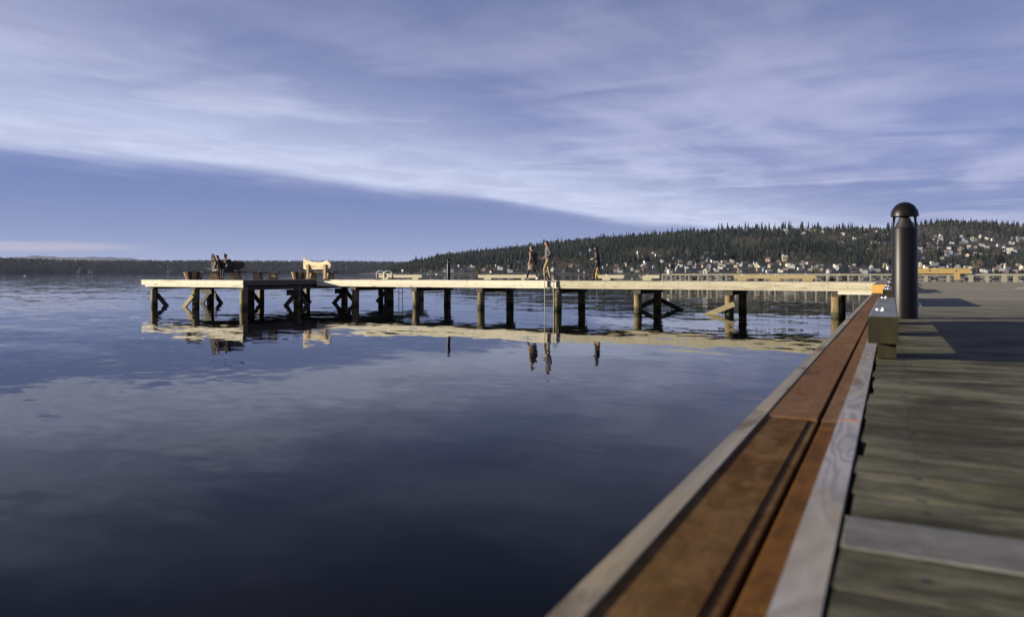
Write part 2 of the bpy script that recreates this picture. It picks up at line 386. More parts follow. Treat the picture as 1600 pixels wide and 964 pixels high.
# ------------------------------------------------------------------ far land
def interp(x, tab):
    xs = [a for a, _ in tab]; ys = [b_ for _, b_ in tab]
    return np.interp(x, xs, ys)
SKY_R = [(560, 428), (600, 424), (625, 416), (660, 407), (700, 401), (740, 398), (800, 391), (860, 384), (920, 378), (960, 374), (1040, 368), (1100, 362), (1150, 359),
         (1255, 357), (1300, 358), (1350, 359), (1400, 360), (1440, 353), (1490, 350), (1540, 352), (1600, 356), (1700, 352), (1950, 362)]
SKY_L = [(-500, 404), (-100, 405), (0, 406.5), (60, 408), (110, 409.5), (160, 410.5), (300, 410), (420, 410.5), (520, 410.5), (600, 411), (660, 412), (760, 414)]
def near_d(px): return np.interp(px, [560, 620, 760, 1000, 1300, 1950], [1750, 1620, 1480, 1380, 1300, 1250])
def hill_z(px, sfr):
    """ground height at image column px and slope fraction sfr (0 shore .. 1 ridge .. >1 behind)"""
    px = np.asarray(px, float); sfr = np.asarray(sfr, float)
    d0 = near_d(px); dr = d0 + 950; d = d0 + sfr * 950
    ztop = 1.6 + (HY - interp(px, SKY_R)) * dr / FP
    prof = np.where(sfr < .08, sfr / .08 * .045, .045 + .955 * np.clip((sfr - .08) / .92, 0, 1) ** .92)
    z = .6 + np.maximum(ztop - .6, .4) * prof
    z = z + 5.0 * np.sin(px * .031 + sfr * 5) * np.sin(sfr * math.pi) * np.clip((px - 640) / 200, 0, 1) * np.clip(2 - sfr, 0, 1)
    z = np.where(sfr > 1, z - (sfr - 1) * 60, z)
    return z, d
def land_grid(name, pxs, sfs, fn, material):
    vs = []; nx = len(pxs)
    for sf in sfs:
        z, d = fn(pxs, np.full(nx, sf))
        t = (pxs - 800) / FP
        xx = d * (-ST + CT * t); yy = d * (CT + ST * t)
        vs += list(zip(xx.tolist(), yy.tolist(), z.tolist()))
    fs = [(r_ * nx + c, r_ * nx + c + 1, (r_ + 1) * nx + c + 1, (r_ + 1) * nx + c) for r_ in range(len(sfs) - 1) for c in range(nx - 1)]
    mb = MB(); mb.add(vs, fs); ob = part(name, mb, material, smooth=60); return tag(ob, kind='structure')
M['land'] = plain('wooded_ground', (.018, .019, .013), .95, var=.45, scale=.02)
M['land_far'] = plain('far_shore_ground', (.022, .027, .022), .95, var=.3, scale=.01)
M['rock'] = plain('hazed_mountain_rock', (.05, .06, .09), .95, var=.3, scale=.0012)  # bluish tint puts the distance haze into the rock colour
land_grid('hillside', np.arange(560, 1960, 8.0), [-.02, 0, .01, .04, .08, .15, .25, .35, .45, .55, .65, .75, .85, .92, 1.0, 1.1, 1.3], lambda p, s: ((lambda r_: (np.where(s < 0, -.5, r_[0]), r_[1]))(hill_z(p, s))), M['land'])
def left_z(px, sfr):
    px = np.asarray(px, float); sfr = np.asarray(sfr, float)
    d0 = np.interp(px, [-500, 0, 200, 760], [2600, 2900, 3400, 4200]); d = d0 + 500 * sfr
    zt = 1.6 + (HY - interp(px, SKY_L)) * (d0 + 500) / FP
    z = .4 + (zt - .4) * np.clip(sfr, 0, 1) ** .7
    z = np.where(sfr > 1, z - (sfr - 1) * 40, z); z = np.where(sfr < 0, -.5, z)
    return z, d
land_grid('far_shore', np.arange(-500, 770, 12.0), [-.02, 0, .03, .1, .25, .4, .6, .8, 1.0, 1.3], left_z, M['land_far'])
# distant mountains, low on the left
pxm = np.arange(-500, 420, 6.0)
ridge = interp(pxm, [(-500, 400), (-150, 399), (0, 402.5), (25, 401.3), (60, 400.2), (100, 401.4), (125, 403), (150, 401.5), (172, 401.2), (195, 403.5), (230, 407), (300, 412), (420, 421)]) + np.sin(pxm * .21) * .5 + np.sin(pxm * .083) * .7
def mtn(px, s):
    d = 11500 + 1500 * s; zt = 1.6 + (HY - ridge) * 13000 / FP
    return np.where(s <= 0, -5.0, zt * s), d
land_grid('mountains', pxm, [0, .3, .6, .8, 1.0], lambda p, s: mtn(p, np.asarray(s)) if True else None, M['rock'])

# --- tree shapes (verts, faces) of unit height
def conifer(tiers=4, seg=8, seed=0, rad=.17):
    r_ = random.Random(seed); vs = []; fs = []
    for k in range(tiers):
        z0 = .06 + .86 * k / tiers; z1 = z0 + 1.5 * .92 / tiers if k < tiers - 1 else 1.0
        rr = rad * (1 - .86 * k / tiers) * r_.uniform(.88, 1.15)
        cx, cy = r_.uniform(-.012, .012), r_.uniform(-.012, .012)
        o = len(vs); vs.append((cx, cy, min(z1, 1.0)))
        for q in range(seg):
            a = 2 * math.pi * (q + .5 * (k % 2)) / seg; rq = rr * (r_.uniform(.95, 1.2) if q % 2 else r_.uniform(.5, .75))
            vs.append((cx + rq * math.cos(a), cy + rq * math.sin(a), z0 - (.03 if q % 2 else -.015) + r_.uniform(-.015, .015)))
        for q in range(seg): fs.append((o, o + 1 + q, o + 1 + (q + 1) % seg))
    return np.array(vs), fs
def leafy(nf=44, seed=0, w_=.36, low=.18, size=.1):
    r_ = random.Random(seed); vs = []; fs = []
    cl = [(r_.uniform(-.5, .5) * w_, r_.uniform(-.5, .5) * w_, r_.uniform(low + .15, .82), r_.uniform(.10, .17)) for _ in range(7)]
    for i in range(nf):
        c = cl[i % 7]
        d_ = Vector((r_.gauss(0, 1), r_.gauss(0, 1), r_.gauss(0, 1))).normalized() * r_.uniform(.6, 1.05)
        p = Vector((c[0] + d_.x * c[3], c[1] + d_.y * c[3], c[2] + d_.z * c[3] * 1.1)); p.z = min(p.z, .97)
        o = len(vs)
        for _ in range(3):
            vs.append(tuple(p + Vector((r_.gauss(0, 1), r_.gauss(0, 1), r_.gauss(0, 1))) * size * .5))
        fs.append((o, o + 1, o + 2))
    for a in (0, 2.1, 4.2):
        o = len(vs); vs += [(.014 * math.cos(a), .014 * math.sin(a), 0), (.014 * math.cos(a + 2), .014 * math.sin(a + 2), 0), (0, 0, .6)]; fs.append((o, o + 1, o + 2))
    return np.array(vs), fs
def tree_mat(name, stops, rough=.9):
    m, n, b = mat(name)
    at = n.new('ShaderNodeAttribute', attribute_name='tint')
    t = n.new('ShaderNodeTexCoord')
    f = n.noise(t.outputs['Object'], .3, 2, .5)
    c = n.ramp(at.outputs['Fac'], stops, 'LINEAR')
    n.link(n.mix(.3, c, n.vmath('SCALE', c, scale=n.math('ADD', f, .5))), b.inputs['Base Color'])
    b.inputs['Roughness'].default_value = rough; b.inputs['Specular IOR Level'].default_value = .15
    return m
# tint: 0-.6 conifer greens, .6-1 bare and autumn crowns
TSTOPS = [(0.0, (.008, .015, .011)), (.25, (.013, .022, .014)), (.45, (.022, .032, .018)), (.6, (.036, .043, .022)), (.68, (.085, .072, .050)), (.8, (.12, .095, .068)), (.92, (.13, .12, .05)), (1.0, (.22, .13, .035))]
M['wood_mass'] = tree_mat('woodland_leaves', TSTOPS)
M['wood_far'] = tree_mat('far_woodland', [(0, (.012, .020, .016)), (.6, (.022, .030, .020)), (1, (.06, .055, .04))])
def forest(name, shapes, P_, kinds, H_, tints, material, label, cat, widths=None):
    VV = []; FF = []; TT = []; off = 0; LOOPS = []
    for kd in range(len(shapes)):
        idx = np.where(kinds == kd)[0]
        if len(idx) == 0: continue
        sv, sf = shapes[kd]; sfa = np.array(sf); nv_ = len(sv)
        ang = rng.uniform(0, 6.28, len(idx)); c, s = np.cos(ang), np.sin(ang); h = H_[idx]; wd_ = h * (widths[idx] if widths is not None else 1)
        x = (sv[None, :, 0] * c[:, None] - sv[None, :, 1] * s[:, None]) * wd_[:, None] + P_[idx, 0][:, None]
        y = (sv[None, :, 0] * s[:, None] + sv[None, :, 1] * c[:, None]) * wd_[:, None] + P_[idx, 1][:, None]
        z = sv[None, :, 2] * h[:, None] + P_[idx, 2][:, None]
        VV.append(np.stack([x, y, z], -1).reshape(-1, 3))
        FF.append((sfa[None] + (np.arange(len(idx)) * nv_)[:, None, None] + off).reshape(-1, 3))
        TT.append(np.repeat(tints[idx], nv_)); off += nv_ * len(idx)
    V = np.concatenate(VV); F = np.concatenate(FF); T = np.concatenate(TT)
    me = bpy.data.meshes.new(name); me.vertices.add(len(V)); me.vertices.foreach_set('co', V.astype(np.float32).ravel())
    me.loops.add(F.size); me.loops.foreach_set('vertex_index', F.astype(np.int32).ravel())
    me.polygons.add(len(F)); me.polygons.foreach_set('loop_start', np.arange(0, F.size, 3, dtype=np.int32))
    me.update(calc_edges=True); me.validate()
    a = me.attributes.new('tint', 'FLOAT', 'POINT'); a.data.foreach_set('value', T.astype(np.float32))
    me.materials.append(material)
    ob = bpy.data.objects.new(name, me); COL.objects.link(ob)
    return tag(ob, label, cat, kind='stuff')
CON = [conifer(4, 8, k, .17 + .035 * k) for k in range(4)]; LEF = [leafy(44, 20 + k, .36 + .04 * k) for k in range(4)]
SHAPES = CON + LEF

# ---- houses on the hill: chosen spots first, so the wood can leave room for them
def invert(px, y):
    """slope fraction whose ground projects to row y at column px"""
    ss = np.linspace(.0, 1.05, 180); z, d = hill_z(np.full(180, px), ss); yy = HY - (z - CZ) * FP / d
    i = int(np.argmin(np.abs(yy - y))); return ss[i]
ZONES = [  # x0,x1,y0,y1,count,zone phrase
    (628, 700, 423, 426.5, 6, 'on the point of land'), (705, 800, 417, 426.5, 24, 'on the waterfront'), (770, 835, 403, 412, 8, 'on the lower slope'), (850, 945, 411, 426.5, 14, 'on the waterfront'),
    (870, 1000, 392, 405, 6, 'on the middle slope'), (945, 1010, 411, 426.5, 9, 'on the waterfront'), (1005, 1160, 409, 427, 52, 'in the waterfront village'), (1010, 1160, 396, 408, 12, 'on the lower slope'),
    (1150, 1290, 412, 427, 26, 'on the waterfront'), (1195, 1240, 402, 411, 4, 'on the lower slope'), (1290, 1400, 416, 427, 16, 'on the waterfront'), (1115, 1180, 361, 365.5, 7, 'on the ridge'),
    (1180, 1295, 359, 366, 13, 'on the ridge'), (1290, 1395, 358, 370, 18, 'on the ridge'), (1255, 1390, 372, 392, 7, 'on the middle slope'),
    (1434, 1530, 368, 405, 42, 'on the steep slope'), (1530, 1600, 368, 400, 16, 'on the steep slope'), (1434, 1600, 414, 427, 30, 'on the waterfront')]
LAND = [(0, 'at the far left'), (640, 'left of the pier bollard'), (702, 'just right of the pier bollard'), (760, 'left of the coated woman'), (832, 'behind the coated woman'), (858, 'behind the ladder'), (890, 'left of the hooded walker'),
        (935, 'right of the hooded walker'), (1000, 'past the pale bull rail'), (1050, 'above the first railing posts'), (1100, 'above the railing'), (1150, 'above the tan rail'), (1200, 'above the tan rail middle'), (1250, 'above the tan rail end'),
        (1300, 'right of the tan rail'), (1350, 'left of the near bollard'), (1430, 'just right of the near bollard'), (1470, 'above the yellow beam'), (1520, 'right of the yellow beam'), (1560, 'near the right edge')]
def landmark(px):
    r_ = LAND[0][1]
    for a, t in LAND:
        if px >= a: r_ = t
    return r_
hr = random.Random(5)
HOUSES = []
for (x0, x1, y0, y1, cnt, zn) in ZONES:
    k = 0; tries = 0
    while k < cnt and tries < 900:
        tries += 1
        px = hr.uniform(x0, x1); y = hr.uniform(y0, y1)
        sf = invert(px, y); z, d = hill_z(np.array([px]), np.array([sf])); z, d = float(z[0]), float(d[0])
        if y > 411 and sf < .012: sf = .012; z, d = [float(q[0]) for q in hill_z(np.array([px]), np.array([sf]))]
        p = pos(px, d, z)
        if all((p - q[0]).length > (13 if cnt > 20 else 17) for q in HOUSES):
            HOUSES.append((p, px, zn)); k += 1

def scatter(n_try, pxr, sfr_fn, zfn, dens=1.0):
    px = rng.uniform(pxr[0], pxr[1], n_try); sf = sfr_fn(n_try)
    z, d = zfn(px, sf); t = (px - 800) / FP
    return px, sf, np.stack([d * (-ST + CT * t), d * (CT + ST * t), z], -1)
NT_ = 15500
px, sf, PP = scatter(NT_, (605, 1760), lambda k: rng.uniform(.006, 1.1, k) ** .9, hill_z)
keep = PP[:, 2] > .5
HP = np.array([[q[0].x, q[0].y] for q in HOUSES])
Hd = np.linalg.norm(HP, axis=1); Hu = HP / Hd[:, None]
for i in range(len(HP)):
    rel = PP[:, :2] - HP[i]; along = rel @ Hu[i]; across = np.abs(rel @ np.array([-Hu[i][1], Hu[i][0]]))
    keep &= ~((across < 8.5) & (along < 8) & (along > -44))
    keep &= ~((across < 13) & (along < 8) & (along > -14))
# thinner, more broken wood on the built-up ridge and right slope
thin = ((px > 1085) & (px < 1400) & (sf > .93) & (rng.random(NT_) < .86)) | ((px > 1430) & (sf > .28) & (sf < .8) & (rng.random(NT_) < .5)) | ((sf < .07) & (rng.random(NT_) < .45))
keep &= ~thin
PP, px, sf = PP[keep], px[keep], sf[keep]; K = len(px)
fld = np.sin(px * .035 + sf * 9) + np.sin(px * .013 - sf * 14) + rng.normal(0, .7, K)
bare = (fld > .75) | ((sf < .2) & (rng.random(K) < .4)) | ((px > 1430) & (sf < .75) & (rng.random(K) < .45)) | ((px > 1150) & (rng.random(K) < .2))
bare &= ~((px < 1130) & (sf > .45) & (rng.random(K) < .9))
kinds = np.where(bare, 4 + rng.integers(0, 4, K), rng.integers(0, 4, K))
tint = np.where(bare, rng.uniform(.50, .86, K), np.clip(.22 + .13 * fld + rng.normal(0, .13, K), 0, .62))
HT = np.where(bare, rng.uniform(7, 14, K), 8.5 + 12 * rng.random(K) ** 1.6) * np.where(sf < .1, .66, 1.0) * np.where(px < 680, .75, 1)
forest('hillside_wood', SHAPES, PP, kinds, HT, tint, M['wood_mass'], 'dense dark conifer wood with bare trees covering the hill across the bay', 'woodland', np.where(bare, rng.uniform(.9, 1.3, K), rng.uniform(.9, 1.5, K)))
NL = 9000
px, sf, PL = scatter(NL, (-330, 700), lambda k: rng.uniform(.0, 1.12, k), left_z)
kl = np.where(rng.random(NL) < .45, 4 + rng.integers(0, 4, NL), rng.integers(0, 4, NL))
forest('far_wood', [conifer(3, 6, 90 + k, .2) for k in range(4)] + [leafy(26, 60 + k, .6, .0, .2) for k in range(4)], PL, kl, rng.uniform(11, 19, NL) * np.where(kl > 3, .8, 1), np.where(kl > 3, rng.uniform(.4, .85, NL), rng.uniform(0, .6, NL)), M['wood_far'],
       'low blue-green wooded shore stretching along the left horizon', 'woodland', rng.uniform(1.2, 2.2, NL))

# ---- houses
HCOL = [('white', (.54, .53, .50), (.10, .10, .11)), ('cream', (.50, .44, .32), (.14, .10, .08)), ('grey', (.24, .25, .27), (.09, .09, .10)), ('tan', (.34, .26, .17), (.11, .09, .08)),
        ('yellow', (.52, .42, .18), (.12, .10, .10)), ('brown', (.14, .095, .065), (.16, .15, .15)), ('blue-grey', (.20, .25, .31), (.08, .08, .09)), ('pale roofed', (.40, .40, .38), (.42, .42, .43))]
M['window'] = plain('dark_window_glass', (.03, .035, .045), .12, var=.2, spec=.8)
M['trim'] = plain('white_trim', (.70, .70, .66), .6, var=.05)
PROTO = []
def house_proto(name, c, kind, wcol, rcol):
    wm = plain('house_wall_' + name.replace(' ', '_').replace('-', '_'), wcol, .8, var=.1, scale=.6); rm = plain('house_roof_' + name.replace(' ', '_').replace('-', '_'), rcol, .85, var=.2, scale=1.0)
    L, Dp, H = {0: (11, 9, 5.6), 1: (14, 9, 3.6), 2: (9, 9, 7.4), 3: (16, 10, 6.2)}[kind]
    root = thing('house', (0, 0, 0), 'x', 'house')
    ov = .5
    b1 = MB(); b1.box(-L / 2, L / 2, -Dp / 2, Dp / 2, -3, H)
    r1 = MB()
    if kind == 3:
        b1.box(-L / 2, -L / 6, -Dp / 2 + .5, Dp / 2 - .5, H, H + 2.7)
        r1.box(-L / 2 - ov, L / 2 + ov, -Dp / 2 - ov, Dp / 2 + ov, H + .005, H + .35); r1.box(-L / 2 - ov, -L / 6 + ov, -Dp / 2 - .2, Dp / 2 + .2, H + 2.705, H + 3.05)
    elif kind == 2:   # gable towards the water
        hh = 3.0
        b1.add([(-L / 2, -Dp / 2, H), (L / 2, -Dp / 2, H), (0, -Dp / 2, H + hh), (-L / 2, Dp / 2, H), (L / 2, Dp / 2, H), (0, Dp / 2, H + hh)], [(0, 1, 2), (5, 4, 3)])
        for sgn in (-1, 1):
            a, e = (sgn * (L / 2 + ov), H - .35), (0, H + hh + .02)
            vs = [(a[0], -Dp / 2 - ov, a[1]), (a[0], Dp / 2 + ov, a[1]), (e[0], Dp / 2 + ov, e[1]), (e[0], -Dp / 2 - ov, e[1])]
            vs += [(q[0], q[1], q[2] + .3) for q in vs]
            r1.add(vs, [(3, 2, 1, 0), (4, 5, 6, 7), (0, 1, 5, 4), (1, 2, 6, 5), (2, 3, 7, 6), (3, 0, 4, 7)])
    else:
        hh = 2.4
        b1.add([(-L / 2, -Dp / 2, H), (-L / 2, Dp / 2, H), (-L / 2, 0, H + hh), (L / 2, -Dp / 2, H), (L / 2, Dp / 2, H), (L / 2, 0, H + hh)], [(0, 1, 2), (5, 4, 3)])
        for sgn in (-1, 1):
            a, e = (sgn * (Dp / 2 + ov), H - .3), (0, H + hh + .02)
            vs = [(-L / 2 - ov, a[0], a[1]), (L / 2 + ov, a[0], a[1]), (L / 2 + ov, e[0], e[1]), (-L / 2 - ov, e[0], e[1])]
            vs += [(q[0], q[1], q[2] + .3) for q in vs]
            r1.add(vs, [(3, 2, 1, 0), (4, 5, 6, 7), (0, 1, 5, 4), (1, 2, 6, 5), (2, 3, 7, 6), (3, 0, 4, 7)])
        r1.box(L * .22, L * .22 + .9, .3, 1.2, H + .5, H + hh + 1.1)
    kids = [part('wall', b1, wm, root, world=False)]
    roof = part('roof', r1, rm, root, world=False); kids.append(roof)
    rows = [1.1] if H < 4.5 else [1.0, 3.9] if kind != 2 else [1.0, 3.8, 6.2]
    nwin = 3 if L > 10 else 2
    for zz in rows:
        for q in range(nwin):
            cx = -L / 2 + L * (q + .5) / nwin; ww = L / nwin * (.62 if zz < 2 else .5); mbw = MB()
            mbw.box(cx - ww / 2, cx + ww / 2, -Dp / 2 - .06, -Dp / 2 + .02, zz, zz + 1.7, 0)
            mbw.box(cx - ww / 2 - .15, cx + ww / 2 + .15, -Dp / 2 - .12, -Dp / 2 - .061, zz - .2, zz - .02, 1)
            mbw.box(cx - ww / 2 - .15, cx + ww / 2 + .15, -Dp / 2 - .12, -Dp / 2 - .061, zz + 1.72, zz + 1.88, 1)
            kids.append(part('window', mbw, [M['window'], M['trim']], root, world=False))
    KIDS[root] = kids
    return root, name, ['gabled house', 'low house', 'tall narrow house', 'flat-roofed house'][kind]
combos = [(0, 0), (0, 2), (0, 3), (1, 0), (1, 1), (2, 0), (2, 3), (3, 1), (3, 0), (4, 2), (5, 0), (5, 1), (6, 2), (6, 0), (7, 1), (2, 1), (1, 2), (7, 3)]
for ci, kd in combos:
    PROTO.append(house_proto(HCOL[ci][0], ci, kd, HCOL[ci][1], HCOL[ci][2]))
WT = [2, 3, 2, 3, 2, 2, 3, 3, 3, 1, 4, 4, 3, 3, 4, 3, 3, 3]
def ordinal(i): return ['leftmost', 'second from left', 'third from left', 'fourth from left', 'fifth from left', 'sixth from left', 'seventh from left', 'eighth from left', 'ninth from left', 'tenth from left', 'eleventh from left', 'twelfth from left'][i]
used = set(); recs = []
for p, pxx, zn in HOUSES:
    k = hr.choices(range(len(PROTO)), WT)[0]; root, cn, kn = PROTO[k]
    if k in used: o = copy_tree(root)
    else: o = root; used.add(k)
    o.location = p; sc_ = hr.uniform(.58, .95) * (.82 if 'village' in zn else 1)
    o.scale = (sc_, sc_, sc_)
    face = math.atan2(p.x, p.y)
    o.rotation_euler = (0, 0, -face + hr.uniform(-.6, .6))
    recs.append([o, cn, kn, zn, pxx])
for i in range(len(PROTO)):
    if i not in used:
        for c in KIDS[PROTO[i][0]]: bpy.data.objects.remove(c, do_unlink=True)
        bpy.data.objects.remove(PROTO[i][0], do_unlink=True)
def number(recs, fmt):
    by = {}
    for r_ in recs: by.setdefault(fmt(r_), []).append(r_)
    for base, l in by.items():
        l.sort(key=lambda q: q[-1])
        for i, r_ in enumerate(l):
            r_[0]['label'] = base if len(l) == 1 else f"{ordinal(i % 12)} {base}"
number(recs, lambda r_: f"{r_[1]} {r_[2]} {r_[3]} {landmark(r_[4])}")
for r_ in recs: r_[0]['group'] = 'houses on the far hillside'

# ---- single trees that stand out: ridge conifers, shore trees
def tree_proto(name, kind, tint, seed):
    r_ = random.Random(seed); root = thing(name, (0, 0, 0), 'x', 'tree')
    tr = MB(); tr.tube([(0, 0, -.03), (.004, 0, .3), (0, .003, .9)], [.022, .015, .004], 6)
    if kind == 'bare':
        for q in range(9):
            a = r_.uniform(0, 6.28); z0 = r_.uniform(.2, .6); l = r_.uniform(.16, .3)
            tr.tube([(0, 0, z0), (math.cos(a) * l * .6, math.sin(a) * l * .6, z0 + l * .6), (math.cos(a) * l * .8, math.sin(a) * l * .8, z0 + l * 1.1)], [.009, .005, .002], 4)
    kids = [part('trunk', tr, M['bark'], root, world=False)]
    if kind == 'con': sv, sf_ = conifer(8, 10, seed, .17)
    elif kind == 'poplar': sv, sf_ = leafy(150, seed, .10, .02, .06)
    else: sv, sf_ = leafy(190, seed, .42, .16, .055)
    cr = MB(); cr.add([tuple(q) for q in sv], sf_)
    kids.append(part('crown', cr, M[tint], root, world=False)); KIDS[root] = kids
    return root
M['bark'] = plain('bark', (.07, .055, .042), .95, var=.3, scale=8)
for nm, c in (('conifer_dark', (.009, .016, .011)), ('conifer_green', (.018, .028, .016)), ('twigs', (.13, .105, .08)), ('autumn', (.24, .15, .045)), ('olive', (.10, .095, .05))):
    M[nm] = plain(nm + '_foliage', c, .95, var=.4, scale=3, spec=.1)
TP = [(tree_proto('conifer', 'con', 'conifer_dark', 1), 'dark pointed conifer'), (tree_proto('conifer', 'con', 'conifer_green', 2), 'green pointed conifer'), (tree_proto('conifer', 'con', 'conifer_dark', 3), 'dark slender conifer'),
      (tree_proto('bare_tree', 'bare', 'twigs', 4), 'bare grey-brown tree'), (tree_proto('bare_tree', 'bare', 'olive', 5), 'olive thin-leaved tree'), (tree_proto('autumn_tree', 'bare', 'autumn', 6), 'golden autumn tree'), (tree_proto('poplar', 'poplar', 'twigs', 7), 'tall narrow bare poplar')]
SPOTS = []
tr_ = random.Random(3)
for i in range(46): SPOTS.append((tr_.uniform(640, 1085), tr_.uniform(.97, 1.03), tr_.choice([0, 0, 1, 2]), tr_.uniform(19, 27), 'on the skyline'))
for c0, cnt in ((1125, 4), (1135, 3), (1165, 1), (1172, 2), (1190, 3), (1205, 2), (1224, 7), (1232, 4), (1250, 4), (1258, 4), (1272, 3), (1277, 2), (1317, 5), (1326, 4), (1336, 2), (1385, 3), (1362, 2), (1392, 2), (1302, 1)):
    for q in range(cnt): SPOTS.append((c0 + tr_.gauss(0, 3.5), tr_.uniform(.965, 1.02), tr_.choice([0, 0, 2]), tr_.uniform(15, 28), 'on the ridge skyline'))
for i in range(42): SPOTS.append((tr_.uniform(1432, 1600), tr_.uniform(.95, 1.02), tr_.choice([0, 0, 1, 2]), tr_.uniform(17, 25), 'on the ridge skyline'))
for pxx, sfx, k, h in ((752, .03, 4, 14), (690, .02, 4, 11), (700, .03, 6, 12), (655, .02, 5, 8), (872, .07, 3, 26), (882, .06, 3, 24), (902, .05, 3, 20), (1006, .025, 5, 13), (1052, .02, 5, 12), (1074, .35, 3, 18), (1029, .06, 1, 24), (1037, .06, 1, 28), (1049, .07, 1, 30), (1053, .07, 1, 27),
                       (1199, .2, 6, 26), (1257, .28, 6, 20), (1274, .03, 4, 26), (1281, .035, 4, 22), (1335, .06, 3, 15), (1350, .05, 4, 16), (1526, .05, 3, 28), (1534, .06, 3, 24), (1520, .06, 3, 22), (1496, .03, 3, 12), (1360, .3, 4, 20), (1380, .6, 3, 18), (955, .07, 3, 15), (926, .2, 4, 16), (1586, .3, 3, 18), (1555, .22, 4, 18), (1170, .03, 3, 10), (1120, .05, 4, 10)):
    SPOTS.append((pxx, sfx, k, h, 'near the shore' if sfx < .1 else 'on the slope'))
usedt = set(); recs = []
for pxx, sfx, k, h, zn in SPOTS:
    z, d = hill_z(np.array([pxx]), np.array([sfx])); o = TP[k][0]
    if k in usedt: o = copy_tree(o)
    usedt.add(k)
    o.location = pos(pxx, float(d[0]), float(z[0]) - .3); ww = h * tr_.uniform(.85, 1.2); o.scale = (ww, ww, h); o.rotation_euler = (0, 0, tr_.uniform(0, 6.28))
    recs.append([o, TP[k][1], zn, pxx])
number(recs, lambda r_: f"{r_[1]} {r_[2]} {landmark(r_[3])}")
for r_ in recs: r_[0]['group'] = 'single trees on the far hillside'

# ---- far-left shore: a few pale houses, and a white buoy on the water
recs = []
protos = {q[1] + q[2]: q for q in PROTO}
for pxx, sfx, nm in ((122, .04, 0), (141, .03, 2), (124, .1, 1), (263, .05, 0), (268, .06, 4), (249, .35, 0), (262, .3, 1), (289, .22, 0), (453, .3, 0), (459, .06, 4), (468, .05, 1), (541, .3, 0), (405, .02, 1), (79, .6, 0)):
    src = [q for i, q in enumerate(PROTO) if i in used][nm]
    o = copy_tree(src[0]); z, d = left_z(np.array([pxx]), np.array([sfx])); o.location = pos(pxx, float(d[0]) - 12, float(z[0]) + 2); o.scale = (1.2, 1.2, 1.3)
    o.rotation_euler = (0, 0, -math.atan2(o.location.x, o.location.y)); recs.append([o, src[1], src[2], 'on the low left shore', pxx])
LAND2 = [(0, 'left of the platform'), (230, 'above the platform corner'), (300, 'above the seated pair'), (400, 'above the plank bench'), (470, 'above the empty bench')]
def lm2(px):
    r_ = ''
    for a, t in LAND2:
        if px >= a: r_ = t
    return r_
number(recs, lambda r_: f"{r_[1]} {r_[2]} {r_[3]} {lm2(r_[4])}")
for r_ in recs: r_[0]['group'] = 'houses on the low left shore'
M['buoy'] = plain('white_buoy', (.8, .8, .8), .4)
bp_ = pos(39, 520); t_ = thing('buoy', bp_, 'white mooring buoy floating on open water at the far left', 'buoy')
mb = MB(); mb.lathe([(.05, -.4), (.5, -.3), (.75, .1), (.62, .5), (.25, .75), (.12, .8)], 14); part('float', mb, M['buoy'], t_, smooth=True, world=False)
mb = MB(); mb.tube([(.14 * math.cos(a), 0, .88 + .14 * math.sin(a)) for a in np.linspace(0, 6.0, 12)], .03, 6); part('ring', mb, M['steel'], t_, world=False)

# ---- moored boats off the village
def boat_proto(sail):
    root = thing('motor_boat' if not sail else 'sailing_boat', (0, 0, 0), 'x', 'boat')
    st = [(-4.2, 1.15, 1.0, .1), (-2, 1.35, 1.0, -.1), (.5, 1.35, 1.1, -.15), (2.8, .9, 1.3, -.05), (4.4, .06, 1.6, .5)]
    h = MB(); vs = []
    for x, hw, zt, zb in st: vs += [(x, -hw, zt), (x, -hw * .75, zb + .2), (x, 0, zb - .25), (x, hw * .75, zb + .2), (x, hw, zt)]
    fs = [(i * 5 + k, i * 5 + k + 1, i * 5 + k + 6, i * 5 + k + 5) for i in range(4) for k in range(4)] + [(0, 1, 2, 3, 4)] + [(i * 5, i * 5 + 5, i * 5 + 9, i * 5 + 4) for i in range(4)]
    h.add(vs, fs); kids = [part('hull', h, M['buoy'], root, world=False)]
    c = MB(); c.add([(-1.6, -.95, 1.05), (1.6, -.8, 1.1), (1.6, .8, 1.1), (-1.6, .95, 1.05), (-1.4, -.8, 2.3 if not sail else 1.6), (.7, -.65, 2.3 if not sail else 1.55), (.7, .65, 2.3 if not sail else 1.55), (-1.4, .8, 2.3 if not sail else 1.6)],
                    [(4, 5, 6, 7), (0, 1, 5, 4), (1, 2, 6, 5), (2, 3, 7, 6), (3, 0, 4, 7)]); kids.append(part('cabin', c, M['trim'], root, world=False))
    wmb = MB(); wmb.box(-1.2, .5, -.92, .92, 1.5, 1.9) if not sail else wmb.box(-1, .6, -.9, .9, 1.25, 1.4); kids.append(part('window', wmb, M['window'], root, world=False))
    if sail:
        m_ = MB(); m_.tube([(.9, 0, 1.2), (.9, 0, 12)], [.09, .06], 6); kids.append(part('mast', m_, M['trim'], root, world=False))
        m_ = MB(); m_.tube([(.85, 0, 2.4), (-3.6, 0, 2.5)], .14, 6); kids.append(part('boom', m_, M['navy'], root, world=False))
    KIDS[root] = kids; return root
B0, B1 = boat_proto(False), boat_proto(True); fb = [B0, B1]
recs = []
for pxx, dd, s in ((668, 1490, 0), (682, 1480, 0), (1127, 1290, 0), (1201, 1270, 0), (1215, 1280, 0), (1228, 1275, 0), (1190, 1285, 0), (1259, 1270, 0), (1567, 1190, 1), (1552, 1200, 1), (1464, 1210, 0), (1508, 1205, 0), (1513, 1230, 1), (1085, 1300, 0), (1312, 1250, 0)):
    o = fb[s]
    if o.location.length > 0: o = copy_tree(o)
    o.location = pos(pxx, dd, 0.05); o.rotation_euler = (0, 0, tr_.uniform(0, 6.28)); recs.append([o, 'white sailing boat with bare mast' if s else 'white motor boat', pxx])
